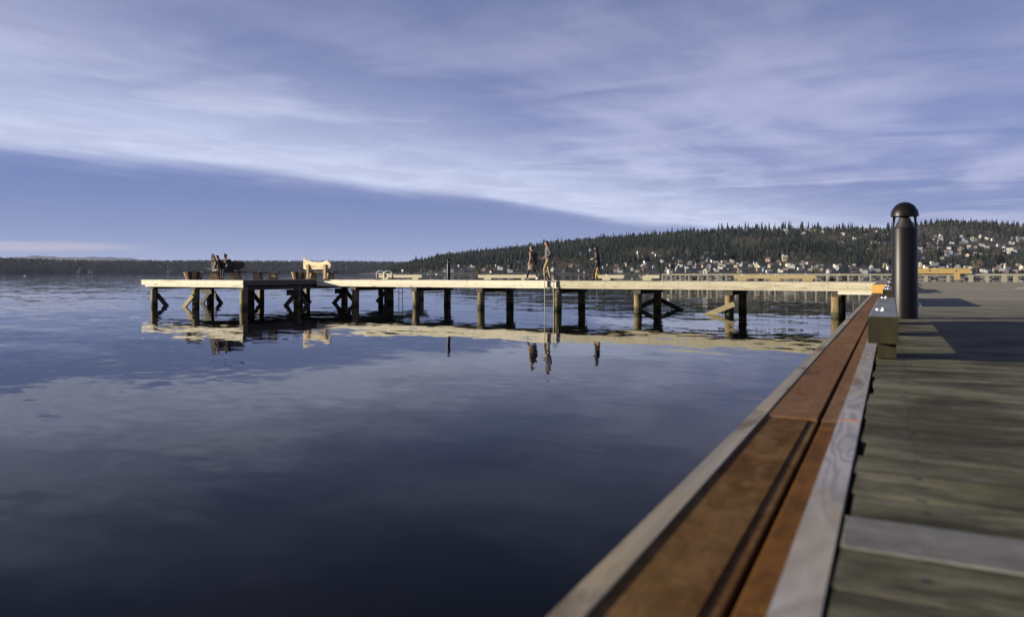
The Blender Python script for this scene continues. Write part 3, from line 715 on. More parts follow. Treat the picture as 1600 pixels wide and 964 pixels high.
number(recs, lambda r_: f"{r_[1]} moored off shore {landmark(r_[2])}")
for r_ in recs: r_[0]['group'] = 'boats moored off the far shore'

# ------------------------------------------------------------------ the pier and its platform
PD = 1.30
YF, YB = 29.6, 33.2
XP0, XP1, YP0, YP1 = -33.75, -26.65, 24.7, 40.2
pier = thing('wooden_pier', (-15, 31, 0), 'long low timber pier on round piles ending in a wider platform at the left', 'pier')
mb = MB()
x = XP1 + .02
while x < -.36:
    x2 = min(x + .14, -.34); dz = random.uniform(-.002, .002); mb.box(x, x2 - .007, YF + .045, YB - .045, PD - .04, PD - .004 + dz); x = x2
x = XP0 + .05
while x < XP1 - .05:
    x2 = min(x + .14, XP1 - .045); dz = random.uniform(-.002, .002); mb.box(x, x2 - .007, YP0 + .045, YP1 - .045, PD - .04, PD - .004 + dz); x = x2
part('deck', mb, M['pier_deck'], pier)
def run_x(mb, x0, x1, y0, y1, z0, z1, L=4.9):
    x = x0
    while x < x1 - .01:
        x2 = min(x + L * random.uniform(.85, 1.1), x1); mb.box(x, x2 - .005, y0 + random.uniform(-.004, .004), y1, z0, z1 + random.uniform(-.004, .004)); x = x2
def run_y(mb, x0, x1, y0, y1, z0, z1, L=4.9):
    y = y0
    while y < y1 - .01:
        y2 = min(y + L, y1); mb.box(x0, x1, y, y2 - .005, z0, z1); y = y2
for xa_, xb_, fm in ((XP1 + .003, -13.0, 'fascia'), (-12.995, -.34, 'fascia_old')):
    mb = MB(); run_x(mb, xa_, xb_, YF, YF + .042, PD - .245, PD); part('fascia_board', mb, M[fm], pier)
    mb = MB(); run_x(mb, xa_, xb_, YF + .02, YF + .06, PD - .335, PD - .25); part('lower_fascia_board', mb, M[fm], pier)
mb = MB(); mb.box(-1.75, -.34, YF - .01, YF + .05, PD - .455, PD - .34); part('fascia_end_board', mb, M['fascia'], pier)
mb = MB(); run_x(mb, XP0, XP1, YP0, YP0 + .042, PD - .245, PD); part('fascia_board', mb, M['fascia'], pier)
mb = MB(); run_x(mb, XP0 + .25, XP1 - .003, YP0 + .02, YP0 + .06, PD - .335, PD - .25); part('lower_fascia_board', mb, M['fascia'], pier)
mb = MB(); run_y(mb, XP1 - .042, XP1, YP0 + .045, YP1, PD - .245, PD); part('side_board', mb, M['shaded_fascia_side'], pier)
mb = MB(); run_y(mb, XP0, XP0 + .042, YP0 + .045, YP1, PD - .245, PD); part('side_board', mb, M['shaded_fascia_side'], pier)
mb = MB(); run_x(mb, XP1, -.34, YB - .042, YB, PD - .245, PD); part('back_board', mb, M['fascia'], pier)
mb = MB(); run_x(mb, XP0 + .05, XP1 - .05, YP1 - .042, YP1, PD - .245, PD); part('back_board', mb, M['fascia'], pier)
for k in range(5):
    yy = YF + .35 + k * .72; mb = MB(); mb.box(XP1, -.4, yy - .05, yy + .05, PD - .30, PD - .045); part('joist', mb, M['dark_timber'], pier)
for k in range(8):
    yy = YP0 + .3 + k * 2.1; mb = MB(); mb.box(XP0 + .1, XP1 - .1, yy - .05, yy + .05, PD - .30, PD - .045); part('joist', mb, M['dark_timber'], pier)
def pile(x, y, top=.72, r=.175):
    mb = MB(); r = r * random.uniform(.93, 1.06); lx, ly = random.uniform(-.02, .02), random.uniform(-.02, .02)
    seg = 16; vs = []; zs = [-1.5, -.2, .05, .3, top - .1, top]
    for z in zs:
        for k in range(seg):
            a = 2 * math.pi * k / seg; q = r * (1 + .035 * math.sin(3 * a + x) + .02 * math.sin(5 * a + z * 4)) * (1 + .04 * (1 - z))
            vs.append((x + lx * (1 - z) + q * math.cos(a), y + ly * (1 - z) + q * math.sin(a), z))
    fs = [(i * seg + k, i * seg + (k + 1) % seg, (i + 1) * seg + (k + 1) % seg, (i + 1) * seg + k) for i in range(len(zs) - 1) for k in range(seg)] + [tuple((len(zs) - 1) * seg + k for k in range(seg))]
    mb.add(vs, fs); part('pile', mb, M['pile'], pier, smooth=50)
KX = [-1.82, -5.7, -9.42, -13.1, -16.95, -20.6, -24.3]
for x in KX:
    pile(x, YF + .28, 1.0); pile(x, YB - .42, 1.0)
    mb = MB(); mb.box(x - .16, x + .16, YF + .09, YB - .1, .76, PD - .305); part('cap_beam', mb, M['dark_timber'], pier)
PX = [-33.15, -30.1, -26.9]; PY = [24.98, 28.45, 32.1, 36.0, 39.6]
for x in PX:
    mb = MB(); mb.box(x - .15, x + .15, YP0 + .1, YP1 - .1, .84, PD - .305); part('cap_beam', mb, M['dark_timber'], pier)
    for y in PY: pile(x, y, 1.0, .17)
def brace(x, y, dx, dy, z0=.42, z1=-.75, w_=.20):
    mb = MB(); l = (z0 - z1); e_ = .16 / max(1, abs(dx)); mb.beam((x - dx * e_, y - dy * e_, z0 + e_), (x + dx * l, y + dy * l, z1), .09, w_, up=(0, 0, 1)); part('brace', mb, M['brace' if (y < 25 or -6 < x < -5.5) else 'dark_timber'], pier)  # sunlit braces pale, those under the deck dark: shade set by colour
brace(-30.15, 24.72, -1.15, 0); brace(-33.05, 25.2, 1.1, .1); brace(-33.1, 28.2, -1.0, 0); brace(-33.1, 28.75, 1.0, 0)
brace(-30.1, 28.7, 1.1, 0); brace(-30.0, 28.2, -1, 0); brace(-26.95, 28.2, -1.1, 0); brace(-26.9, 28.7, 1.0, .15); brace(-26.9, 31.8, -1.1, 0); brace(-26.8, 32.4, 1.1, 0)
brace(-26.9, 35.7, -1.1, 0); brace(-30.1, 32.0, -1.0, 0); brace(-30.1, 32.4, 1.0, 0)
brace(-5.62, YF + .06, -2.3, 0, .36); brace(-9.35, YB - .2, 2.1, 0, .42); brace(-9.5, YB - .62, -2.0, .0, .42)

for bx, by in ((-33.15, 28.45), (-30.1, 28.45), (-26.9, 28.45), (-26.9, 32.1)):
    mb = MB(); mb.box(bx - .42, bx + .42, by - .30, by - .17, .52, .80); part('cross_block', mb, M['dark_timber'], pier)
mb = MB(); fr_ = random.Random(12)
x = XP1 + .4
while x < -.6:
    for zz in (PD - .06, PD - .19): mb.tube([(x + fr_.uniform(-.03, .03), YF - .006, zz), (x, YF + .01, zz)], .012, 6)
    x += .62
x = XP0 + .3
while x < XP1:
    for zz in (PD - .06, PD - .19): mb.tube([(x + fr_.uniform(-.03, .03), YP0 - .006, zz), (x, YP0 + .01, zz)], .012, 6)
    x += .62
part('bolt_heads', mb, M['dark_timber'], pier)
# bull rails along the back edge of the pier
def bull_rail(x0, x1, y, zd, label, m1, blocks, group='bull rails on the pier', bw=.20):
    t = thing('bull_rail', ((x0 + x1) / 2, y, zd), label, 'bull rail', group)
    mb = MB(); mb.box(x0, x1, y - .08, y + .08, zd + .09, zd + .25, bev=.008); bm_ = part('beam', mb, m1, t)
    for bx in blocks:
        mb = MB(); mb.box(bx - bw, bx + bw, y - .075, y + .075, zd, zd + .088); part('block', mb, m1, t)
    for bx in blocks:
        mb = MB(); mb.lathe([(.03, 0), (.03, .02), (.015, .03)], 8, bx, y, zd + .25); part('bolt', mb, M['steel'], bm_)
    return t
yr = YB - .16
bull_rail(xat(589, yr), xat(660, yr), yr, PD, 'pale bull rail with white rope loops, left of the small bollard', M['rail'], [xat(603, yr), xat(650, yr)])
bull_rail(xat(748, yr), xat(842, yr), yr, PD, 'pale bull rail behind the woman in the long coat', M['rail'], [xat(763, yr), xat(821, yr)])
bull_rail(xat(936, yr), xat(1031, yr), yr, PD, 'pale bull rail just right of the hooded walker', M['rail'], [xat(948, yr), xat(1012, yr)])
bull_rail(xat(1147, yr), xat(1275, yr), yr, PD, 'long tan bull rail nearest the dock corner', M['rail_tan'], [xat(1160, yr), xat(1212, yr), xat(1262, yr)])
mb = MB()
xc = xat(602, yr)
for s in (-1, 1):
    mb.tube([(xc + s * .26 + .24 * math.cos(a), yr - .1 + .06 * math.sin(a * 2), PD + .22 + .24 * max(0, math.sin(a)) - (.12 if math.sin(a) < .05 else 0)) for a in np.linspace(-.1, math.pi + .1, 14)], .032, 8)
    mb.tube([(xc + s * .3 + .25 * math.cos(a), yr - .02 + .09 * math.sin(a), PD + .285) for a in np.linspace(0, 5.9, 14)], .03, 8)
tag(part('mooring_rope', mb, M['rope'], smooth=True), 'white mooring rope looped twice over the left bull rail', 'rope')

# ladder at the pier front
def ladder(xc, y, wd_, m1, label, zt=PD + .28, zb=-1.0, axis='x'):
    t = thing('ladder', (xc, y, PD), label, 'ladder')
    def pt(a, b_, z): return (xc + a, y + b_, z) if axis == 'x' else (xc - b_, y + a, z)
    for s in (-1, 1):
        mb = MB(); path = [pt(s * wd_ / 2, -.10, z) for z in np.linspace(zb, PD + .02, 6)] + [pt(s * wd_ / 2, -.10, PD + .02)]
        mb.tube(path[:6], .019, 8); part('stile', mb, m1, t, smooth=True)
        mb = MB(); mb.tube([pt(s * wd_ / 2, -.10, PD + .02), pt(s * wd_ / 2, -.09, zt - .08), pt(s * wd_ / 2, -.02, zt), pt(s * wd_ / 2 + .02, .12, zt), pt(s * wd_ / 2 + .04, .22, zt - .1), pt(s * wd_ / 2 + .05, .24, PD + .01)], .024, 8); part('handrail', mb, M['ladder_black'], t, smooth=True)
        mb = MB(); c = pt(s * wd_ / 2 + .13, -.025, 0); mb.box(c[0] - .035, c[0] + .035, c[1] - .022, c[1] + .022, PD - .30, PD - .02); part('bracket', mb, M['ladder_black'], t)
    for z in np.arange(PD - .30 - .9, PD, .3):
        mb = MB(); mb.tube([pt(-wd_ / 2, -.10, z), pt(wd_ / 2, -.10, z)], .017, 6); part('rung', mb, m1, t, smooth=True)
ladder(-13.32, YF, .43, M['ladder'], 'silver boarding ladder with black handrails fixed to the pier front')
ladder(XP1, 36.9, .40, M['ladder_black'], 'black ladder hanging from the shaded side of the platform', axis='y')

# ------------------------------------------------------------------ bollards
BM = {}
def bollard(loc, label, H=.94, r=.095, flip=0):
    t = thing('bollard_light', loc, label, 'bollard', 'bollard lights', rz=flip)
    if not BM:
        mb = MB(); mb.lathe([(r, 0), (r, H * .768), (r * .97, H * .775), (r * .86, H * .778)], 40); BM['post'] = (mb.mesh('post', M['black'], 35))
        mb = MB(); mb.lathe([(r * .84, H * .772), (r * .36, H * .872), (r * .34, H * .885)], 32); BM['reflector_cone'] = (mb.mesh('cone', M['black_in'], 35))
        mb = MB(); rd = r * 1.08
        mb.lathe([(rd * .92, H * .876), (rd, H * .876)] + [(rd * math.cos(a), H * .880 + (H * .120) * math.sin(a)) for a in np.linspace(0, 1.5, 14)] + [(.002, H)], 40); BM['dome_cap'] = (mb.mesh('dome', M['black'], 50))
        mb = MB(); mb.lathe([(r * 1.14, 0), (r * 1.14, .008), (r * 1.02, .014)], 32); BM['base_ring'] = (mb.mesh('ring', M['black'], 35))
    for k, me in BM.items():
        ob = bpy.data.objects.new(k, me); COL.objects.link(ob); ob.parent = t
        if k == 'dome_cap': cap = ob
    for q in range(4):
        a = q * math.pi / 2 + .35
        if 'strut' + str(q) not in bpy.data.meshes:
            mb = MB(); ca, sa = math.cos(a), math.sin(a); tt = Vector((-sa, ca, 0)) * .003
            vs = []
            for rr, z in ((r * .93, H * .772), (r * .96, H * .879), (r * .72, H * .879), (r * .86, H * .772)):
                p = Vector((rr * ca, rr * sa, z)); vs += [p - tt, p + tt]
            mb.add(vs, [(0, 2, 4, 6), (7, 5, 3, 1), (0, 1, 3, 2), (2, 3, 5, 4), (4, 5, 7, 6), (6, 7, 1, 0)]); me = mb.mesh('strut' + str(q), M['black'])
        me = bpy.data.meshes['strut' + str(q)]
        ob = bpy.data.objects.new('strut', me); COL.objects.link(ob); ob.parent = t
    for q in range(3):
        a = q * 2.1 + 3.6
        if 'screw' + str(q) not in bpy.data.meshes:
            mb = MB(); c = Vector((rd_ := r * .9 * math.cos(a), r * .9 * math.sin(a), H * .93)); mb.tube([c * 1.0, c + Vector((math.cos(a) * .012, math.sin(a) * .012, .008))], .006, 8); mb.mesh('screw' + str(q), M['steel'])
        ob = bpy.data.objects.new('screw', bpy.data.meshes['screw' + str(q)]); COL.objects.link(ob); ob.parent = cap
    return t
ND = CZ - .36      # the near dock's deck height
xb, yb = pos(1413.5, .36 * FP / 69.5).x, pos(1413.5, .36 * FP / 69.5).y
bollard((xb, yb, ND), 'tall black dome-topped bollard light standing close on the near dock')
pb = pos(701, 35.3); bollard((pb.x, pb.y, PD - .004), 'small black bollard light standing alone on the far pier', flip=1)
for o in bpy.data.objects:
    if o.name.startswith('bollard_light') and o.location.y > 20: o.scale = (.9, .9, 1.1)

# ------------------------------------------------------------------ near dock
dock = thing('dock', (3, 12, ND), 'wide weathered grey-green plank dock filling the right foreground', 'dock')
mb = MB(); mg = MB(); y = -1.6; rb = random.Random(9)
while y < 38.3:
    wdt = rb.uniform(.136, .146); x0 = -.060 + abs(rb.gauss(0, .003)) + (rb.random() < .12) * .008; dz = rb.uniform(-.0007, .0004)
    special = 1.12 < y + wdt / 2 < 1.27
    tgt = mg if special and not mg.v else mb
    x1 = 8.4
    if tgt is mg: dz = .0015
    tl = rb.uniform(-.0006, .0006)
    # board with slightly worn, rounded long edges
    zt = ND + dz; b_ = .0010; y1 = y + wdt - rb.uniform(.0012, .0028)
    secs = [(y, zt - .036), (y, zt - b_), (y + b_, zt), (y1 - b_, zt + tl * .3), (y1, zt - b_ + tl * .3), (y1, zt - .036)]
    xs = [x0] + [x0 + .5 + q for q in (0, 1.2, 3.0)] + [x1]
    vs = []
    for i, xx in enumerate(xs):
        wob = rb.uniform(-.0012, .0012) if i else 0
        vs += [(xx + (rb.uniform(-.002, .002) if i == 0 else 0), yy + wob, zz + wob) for yy, zz in secs]
    ns = len(secs); fs = [(i * ns + k, i * ns + (k + 1) % ns, (i + 1) * ns + (k + 1) % ns, (i + 1) * ns + k) for i in range(len(xs) - 1) for k in range(ns)]
    fs += [tuple(range(ns)), tuple((len(xs) - 1) * ns + k for k in range(ns))]
    tgt.add(vs, fs); y += wdt
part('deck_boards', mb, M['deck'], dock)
sc_m = MB(); yq = -.1
while yq < 9:
    for xx in (.035, .46, 1.07, 1.68, 2.29):
        for e in (.03, .105): sc_m.lathe([(.0045, 0), (.004, .0008)], 6, xx + rb.uniform(-.006, .006), yq + e, ND + .0006)
    yq += .141
part('screw_heads', sc_m, M['ladder_black'], dock)
part('replacement_board', mg, M['deck_grey'], dock, label='single lighter grey deck board in the foreground')
mb = MB(); mb.box(-.04, 8.35, -1.5, 38.2, ND - .34, ND - .05); part('light_block_slab', mb, M['dark_timber'], dock)  # solid dark slab in place of joists, added to block light at gaps
mb = MB(); run_x(mb, -.05, 8.4, 38.32, 38.36, ND - .25, ND); part('end_board', mb, M['fascia'], dock)
# edge: pale outer board, recessed brown boards with a slot, figured inner board
YS = 1.98; YE = 15.3
mb = MB(); run_y(mb, -.323, -.288, -1.6, 29.55, ND - .24, ND, 3.66); part('outer_edge_board', mb, M['edge_outer'], dock, label='pale sawn board capping the water side of the dock')
mb = MB(); mb.box(-.2875, -.1835, -1.6, YS, ND - .05, ND - .0035, bev=.0015); mb.box(-.1825, -.163, -1.6, YS, ND - .05, ND - .006, bev=.0015); part('brown_board', mb, M['brown_near'], dock, label='dark red-brown stained board nearest the camera')
mb = MB(); yy = YS + .004
while yy < YE:
    y2 = min(yy + rb.choice([1.22, 1.83, 2.44]), YE); mb.box(-.2875, -.165 + rb.uniform(-.001, .001), yy, y2 - .003, ND - .05, ND - .002 + rb.uniform(-.001, .0005), bev=.0012); yy = y2
part('brown_board', mb, M['brown_far'], dock, label='dusty lighter brown boards running on to the pier')
mb = MB(); mb.box(-.152, -.1185, -1.6, YS, ND - .05, ND - .004, bev=.0015); part('brown_strip', mb, M['brown_edge'], dock)
mb = MB(); yy = YS + .004
while yy < YE:
    y2 = min(yy + 1.83, YE); mb.box(-.1545, -.1185, yy, y2 - .003, ND - .05, ND - .004, bev=.0015); yy = y2
part('brown_strip', mb, M['brown_far'], dock)
mb = MB(); mb.box(-.285, -.12, -1.6, YE, ND - .12, ND - .055); part('channel_floor', mb, M['dark_timber'], dock)
mb = MB(); run_y(mb, -.117, -.0665, -1.6, YE, ND - .2, ND + .001, 7.4); part('inner_edge_board', mb, M['edge_inner'], dock, label='grey board with swirling grain beside the deck')
mb = MB(); mb.box(-.1165, -.067, 1.985, 1.998, ND + .0012, ND + .0022); mb.box(-.1172, -.1175, 1.985, 1.998, ND - .05, ND + .002); part('paint_mark', mb, M['orange_paint'], dock, label='orange painted line across the inner edge board')
# raised timber on the edge from the fresh orange end to the pier
mb = MB(); mb.box(-.325, -.073, YE + .042, 29.5, ND + .004, ND + .158, bev=.006); part('edge_timber', mb, M['timber_top'], dock)
mb = MB(); mb.box(-.328, -.070, YE, YE + .04, ND + .002, ND + .160); part('fresh_end_block', mb, M['orange_end'], dock, label='bright orange fresh-sawn block ending the edge timber')
for yy in (2.5, 8.5, 14.5, 20.5, 26.5):
    for xx in (.45, 4.0, 7.8):
        mb = MB(); mb.lathe([(.17, -1.5), (.165, ND - .345)], 14, xx, yy, 0); part('pile', mb, M['pile'], dock, smooth=40)
# worn white paint on the deck
mb = MB(); q = [pos(1437, 8.1), pos(1441.5, 8.05), pos(1438, 9.1), pos(1434.5, 9.1)]
mb.add([(p.x, p.y, ND + .003) for p in q], [(0, 1, 2, 3)]); q = [pos(1581, 17.9), pos(1625, 17.9), pos(1625, 20.0), pos(1593, 19.0)]
mb.add([(p.x, p.y, ND + .003) for p in q], [(0, 1, 2, 3)]); part('paint_marking', mb, M['white_paint'], dock, label='worn white paint patches on the deck boards')

# bull rails on the near dock edge
def dock_rail(y0, y1, label, first=False):
    t = thing('bull_rail', (-.03, y0, ND), label, 'bull rail', 'bull rails on the dock edge')
    mb = MB(); mb.box(-.087, .025, y0 + .004, y1, ND + .072, ND + .183, bev=.004); bm_ = part('beam', mb, M['beam_top'], t)
    mb = MB(); mb.box(-.0868, .0248, y0 - .0005, y0 + .003, ND + .0722, ND + .1828); part('beam_end', mb, M['moss_beam'], t, label='mossy brown sawn end of the beam')
    for yy in (y0 + .06, (y0 + y1) / 2, y1 - .35):
        mb = MB(); mb.box(-.054, .018, yy, yy + .27, ND + .003, ND + .0715, bev=.004); part('block', mb, M['moss_beam'], t)
    for yy in (y0 + .55, y1 - .25):
        mb = MB(); mb.lathe([(.020, 0), (.020, .003), (.011, .0035), (.011, .014), (.004, .016)], 8, -.035, yy, ND + .183); part('bolt', mb, M['steel'], bm_)
        mb = MB(); mb.lathe([(.013, 0), (.012, .006), (.004, .008)], 8, -.060, yy + .09, ND + .183); part('bolt', mb, M['steel'], bm_)
M['beam_top'] = wood('blue_grey_beam', (.13, .145, .17), (.22, .235, .265), 'Y', stain=(.08, .085, .095), stain_amt=.6, isl=.1)
dock_rail(3.42, 6.25, 'square grey timber bull rail in front of the near bollard')
dock_rail(9.1, 12.2, 'second bull rail along the dock edge, just past the near bollard')
dock_rail(16.0, 19.4, 'third bull rail along the dock edge beyond the bollard')
dock_rail(25.8, 31.5, 'farthest bull rail of the dock edge by the pier corner')

# ------------------------------------------------------------------ long railing pier behind
YD = 93.0
fp = thing('far_pier', (20, YD, 0), 'distant pier with many square posts under a long pale rail', 'pier')
def rail_board(x0, x1, z0, z1, m1, nm, y0=YD - .09, y1=YD + .09):
    mb = MB(); run_x(mb, x0, x1, y0, y1, z0, z1, 6); part(nm, mb, m1, fp)
xA, xB = xat(1034, YD), xat(1760, YD)
rail_board(xA, xB, 1.40, 1.60, M['far_rail'], 'top_rail')
mb = MB(); mb.box(xA, xB, YD + .4, YD + 3.4, .95, 1.10); part('deck', mb, M['pier_deck'], fp)
pr = random.Random(8); px_ = 1035.0; x = xA + .1
while x < xB:
    right = x > xat(1405, YD)
    wpost = .16 if not right else pr.choice([.22, .3, .42]); hz = pr.uniform(-.02, .02)
    mb = MB(); mb.box(x - wpost / 2, x + wpost / 2, YD - .1, YD + .1, -1, 1.398 + hz); part('post', mb, M['far_rail'] if not right or pr.random() < .4 else M['pile'], fp)
    if pr.random() < .22 and not right:
        mb = MB(); mb.box(x + .25, x + .95, YD + .3, YD + .6, .5, 1.12); part('fender_block', mb, M['dark_timber'], fp)
    x += (1.14 if not right else pr.choice([1.0, 1.5, 2.1]))
for pxx, h_ in ((1044, .55), (1102, .6), (1395, .6)):
    X0 = xat(pxx, YD); mb = MB(); 
    if pxx == 1102: mb.tube([(X0 - .22, YD, 1.6), (X0 - .22, YD, 2.0), (X0, YD, 2.2), (X0 + .22, YD, 2.0), (X0 + .22, YD, 1.6)], .06, 6); mb.tube([(X0, YD, 1.6), (X0, YD, 2.15)], .05, 6)
    else: mb.box(X0 - .13, X0 + .13, YD - .12, YD + .12, 1.6, 1.6 + h_)
    part('mooring_post', mb, M['trim'], fp)
x0, x1 = xat(1425, YD), xat(1516, YD)
t = thing('timber_beam', ((x0 + x1) / 2, YD, 1.6), 'long yellow new timber beam lying along the distant rail at right', 'beam')
mb = MB(); mb.box(x0, x1, YD - .35, YD - .1, 1.62, 2.2); part('beam', mb, M['new_yellow'] if 'new_yellow' in M else M['orange_end'], t)
M['new_yellow'] = wood('new_yellow_timber', (.30, .21, .085), (.42, .31, .13), 'X', isl=.1, knots=True)
t.children[0].data.materials[0] = M['new_yellow']
mb = MB(); X0 = xat(1495, YD); mb.box(X0 - .27, X0 + .27, YD - .4, YD - .12, .95, 1.615); part('support_block', mb, M['new_yellow'], t)
for pxx in (1452, 1493):
    X0 = xat(pxx, YD); mb = MB(); mb.tube([(X0, YD - .40, 1.95), (X0, YD - .34, 1.95)], .07, 8); part('bolt', mb, M['bench_dark'], t)

# ------------------------------------------------------------------ furniture on the platform
def gp(px, dd, z=PD): p = pos(px, dd); return Vector((p.x, p.y, z))
def tub(loc, r1, h, label, k=14):
    t = thing('planter_tub', loc, label, 'planter', 'wooden planter tubs on the platform')
    for q in range(k):
        a0, a1 = 2 * math.pi * (q + .015) / k, 2 * math.pi * (q + .985) / k; hh = h * random.uniform(.94, 1.04); vs = []
        for (rr, z) in ((r1 * .74, 0), (r1 * random.uniform(.97, 1.04), hh)):
            for a in (a0, a1):
                for e in (1, .93): vs.append((rr * e * math.cos(a), rr * e * math.sin(a), z))
        mb = MB(); mb.add(vs, [(0, 2, 6, 4), (1, 5, 7, 3), (0, 4, 5, 1), (2, 3, 7, 6), (4, 6, 7, 5), (0, 1, 3, 2)]); part('stave', mb, M['stave'] if q % 3 else M['carved_leg'], t, world=False)
    mb = MB(); mb.lathe([(r1 * .74, .03), (r1 * .86, h * .82), (.01, h * .86)], 16); part('soil', mb, M['soil'], t, world=False)
    mb = MB(); mb.lathe([(r1 * .80, h * .22), (r1 * .82, h * .30)], 28); part('hoop', mb, M['ladder_black'], t, world=False)
tub(gp(303, 36.5), .47, .40, 'wide slatted wooden planter tub left of the seated pair')
tub(gp(467, 41.5), .42, .40, 'darker slatted planter tub beside the empty carved bench')

def slab_mesh(W_, prof, thick, seg=22, seed=1):
    """live-edge slab in the xz plane; prof = [(u, zlow, zhigh)]"""
    r_ = random.Random(seed); mb = MB(); us = np.linspace(0, 1, seg); vs = []
    lo = np.interp(us, [p[0] for p in prof], [p[1] for p in prof]); hi = np.interp(us, [p[0] for p in prof], [p[2] for p in prof])
    rows = 5
    for i, uu in enumerate(us):
        l, h = lo[i] + r_.uniform(-.008, .008), hi[i] + r_.uniform(-.01, .01)
        for rr in range(rows):
            f = rr / (rows - 1); th = thick * (1 - .5 * abs(2 * f - 1) ** 3) / 2 + r_.uniform(-.006, .006)
            vs.append(((uu - .5) * W_, -th, l + (h - l) * f))
        for rr in range(rows):
            f = 1 - rr / (rows - 1); th = thick * (1 - .5 * abs(2 * f - 1) ** 3) / 2
            vs.append(((uu - .5) * W_, th, l + (h - l) * f))
    nr = rows * 2
    fs = [(i * nr + k, i * nr + (k + 1) % nr, (i + 1) * nr + (k + 1) % nr, (i + 1) * nr + k) for i in range(seg - 1) for k in range(nr)]
    fs += [tuple(range(nr)), tuple((seg - 1) * nr + k for k in range(nr))]
    mb.add(vs, fs); return mb
def carved_bench(loc, rz, label, back, W_=1.75, seat_h=.42, front=1):
    t = thing('carved_bench', loc, label, 'bench', 'carved log benches', rz=rz)
    mb = slab_mesh(W_, back, .13, seed=4); ob = part('backrest', mb, M['carved'] if front > 0 else M['bench_dark'], t, smooth=30, world=False); ob.location = (0, 0, 0)  # occupied bench: shadow on its backrest put into the dark wood colour
    mb = MB(); mb.box(-W_ / 2 + .05, W_ / 2 + .1, front * .02 if front > 0 else -.56, .56 if front > 0 else -.02, seat_h - .07, seat_h, bev=.015); part('seat', mb, M['bench_dark'], t, world=False)
    for s in (-.62, .62):
        mb = MB(); yy = -.09 * front; mb.box(s * W_ / 2 - .09, s * W_ / 2 + .09, yy - .05, yy + .05, 0, .86, bev=.012); part('post', mb, M['carved_leg'], t, world=False)
        mb = MB(); cy = .28 * front
        mb.add([(s * W_ / 2 - .30, cy - .24, 0), (s * W_ / 2 + .22, cy - .24, 0), (s * W_ / 2 + .22, cy + .24, 0), (s * W_ / 2 - .30, cy + .24, 0), (s * W_ / 2 - .20, cy - .2, seat_h - .072), (s * W_ / 2 + .16, cy - .2, seat_h - .072), (s * W_ / 2 + .16, cy + .2, seat_h - .072), (s * W_ / 2 - .20, cy + .2, seat_h - .072)],
               [(3, 2, 1, 0), (4, 5, 6, 7), (0, 1, 5, 4), (1, 2, 6, 5), (2, 3, 7, 6), (3, 0, 4, 7)]); part('leg', mb, M['carved_leg'], t, world=False)
    return t
BK = [(0, .60, 1.32), (.05, .56, 1.24), (.1, .55, 1.12), (.3, .56, 1.03), (.55, .57, .99), (.75, .56, 1.02), (.88, .56, 1.12), (.94, .60, 1.02), (1.0, .72, .86)]
FACE = TH   # faces parallel to the picture plane would be rotated by this about Z
carved_bench(gp(496, 44.0), -.04, 'empty carved slab bench with pointed backrest, seen from behind', BK, 2.2, .44, 1)
bp1 = gp(357, 38.9)
BK1 = [(0, .55, 1.36), (.05, .52, 1.30), (.12, .50, 1.14), (.3, .52, 1.02), (.6, .54, .96), (.8, .54, .98), (.92, .56, .98), (1, .66, .84)]
b1 = carved_bench(bp1, FACE * .9, 'carved slab bench with two people sitting on it', BK1, 1.75, .44, -1)
mb = MB(); zz = [(-.90, .60, 1.36), (-.84, .52, 1.34), (-.70, .50, 1.10)]
vs = []
for x_, a_, b_ in zz: vs += [(x_, -.075, a_), (x_, -.075, b_), (x_, .075, b_), (x_, .075, a_)]
mb.add(vs, [(i * 4 + k, i * 4 + (k + 1) % 4, (i + 1) * 4 + (k + 1) % 4, (i + 1) * 4 + k) for i in range(2) for k in range(4)] + [(0, 1, 2, 3), (8, 9, 10, 11)])
part('lit_backrest_tip', mb, M['carved'], b1, world=False, label='pointed end of the backrest, sunlight put into its paler colour')  # sunlit end of the backrest, its light given by paler wood
# plank bench
t = thing('plank_bench', gp(416, 38.6), 'low backless bench, dark plank on two pale carved legs', 'bench', rz=FACE * .6)
mb = MB(); mb.box(-.74, .74, -.2, .2, .345, .40, bev=.012); part('seat', mb, M['bench_dark'], t, world=False)
for s in (-.44, .42):
    mb = MB(); mb.add([(s - .20, -.17, 0), (s + .19, -.17, 0), (s + .19, .17, 0), (s - .20, .17, 0), (s - .22, -.17, .33), (s + .10, -.17, .344), (s + .10, .17, .344), (s - .22, .17, .33), (s + .19, -.17, .13), (s + .19, .17, .13)],
                      [(3, 2, 1, 0), (4, 5, 6, 7), (0, 1, 8, 5, 4), (1, 2, 9, 8), (8, 9, 6, 5), (2, 3, 7, 6, 9), (3, 0, 4, 7)]); part('leg', mb, M['carved_leg'], t, world=False)
    mb = MB(); mb.lathe([(.05, 0), (.05, .012)], 12, s - .03, 0, 0); 
for i in range(1):
    pass

# ------------------------------------------------------------------ people
DG = None
def skin(name, nodes, edges, material, parent, sub=1, root=0):
    me = bpy.data.meshes.new(name + '_src'); me.from_pydata([q[:3] for q in nodes], edges, [])
    ob = bpy.data.objects.new(name, me); COL.objects.link(ob)
    md = ob.modifiers.new('skin', 'SKIN'); md.use_smooth_shade = True; md.branch_smoothing = .4
    for i, q in enumerate(nodes):
        sv = me.skin_vertices[0].data[i]; r_ = q[3]; sv.radius = (r_, r_) if not isinstance(r_, tuple) else r_
        sv.use_root = (i == root)
    sb = ob.modifiers.new('sub', 'SUBSURF'); sb.levels = sub; sb.render_levels = sub
    dg = bpy.context.evaluated_depsgraph_get(); ev = ob.evaluated_get(dg)
    nm = bpy.data.meshes.new_from_object(ev); ob.modifiers.clear(); ob.data = nm; nm.materials.clear(); nm.materials.append(material)
    bpy.data.meshes.remove(me); ob.parent = parent
    return ob
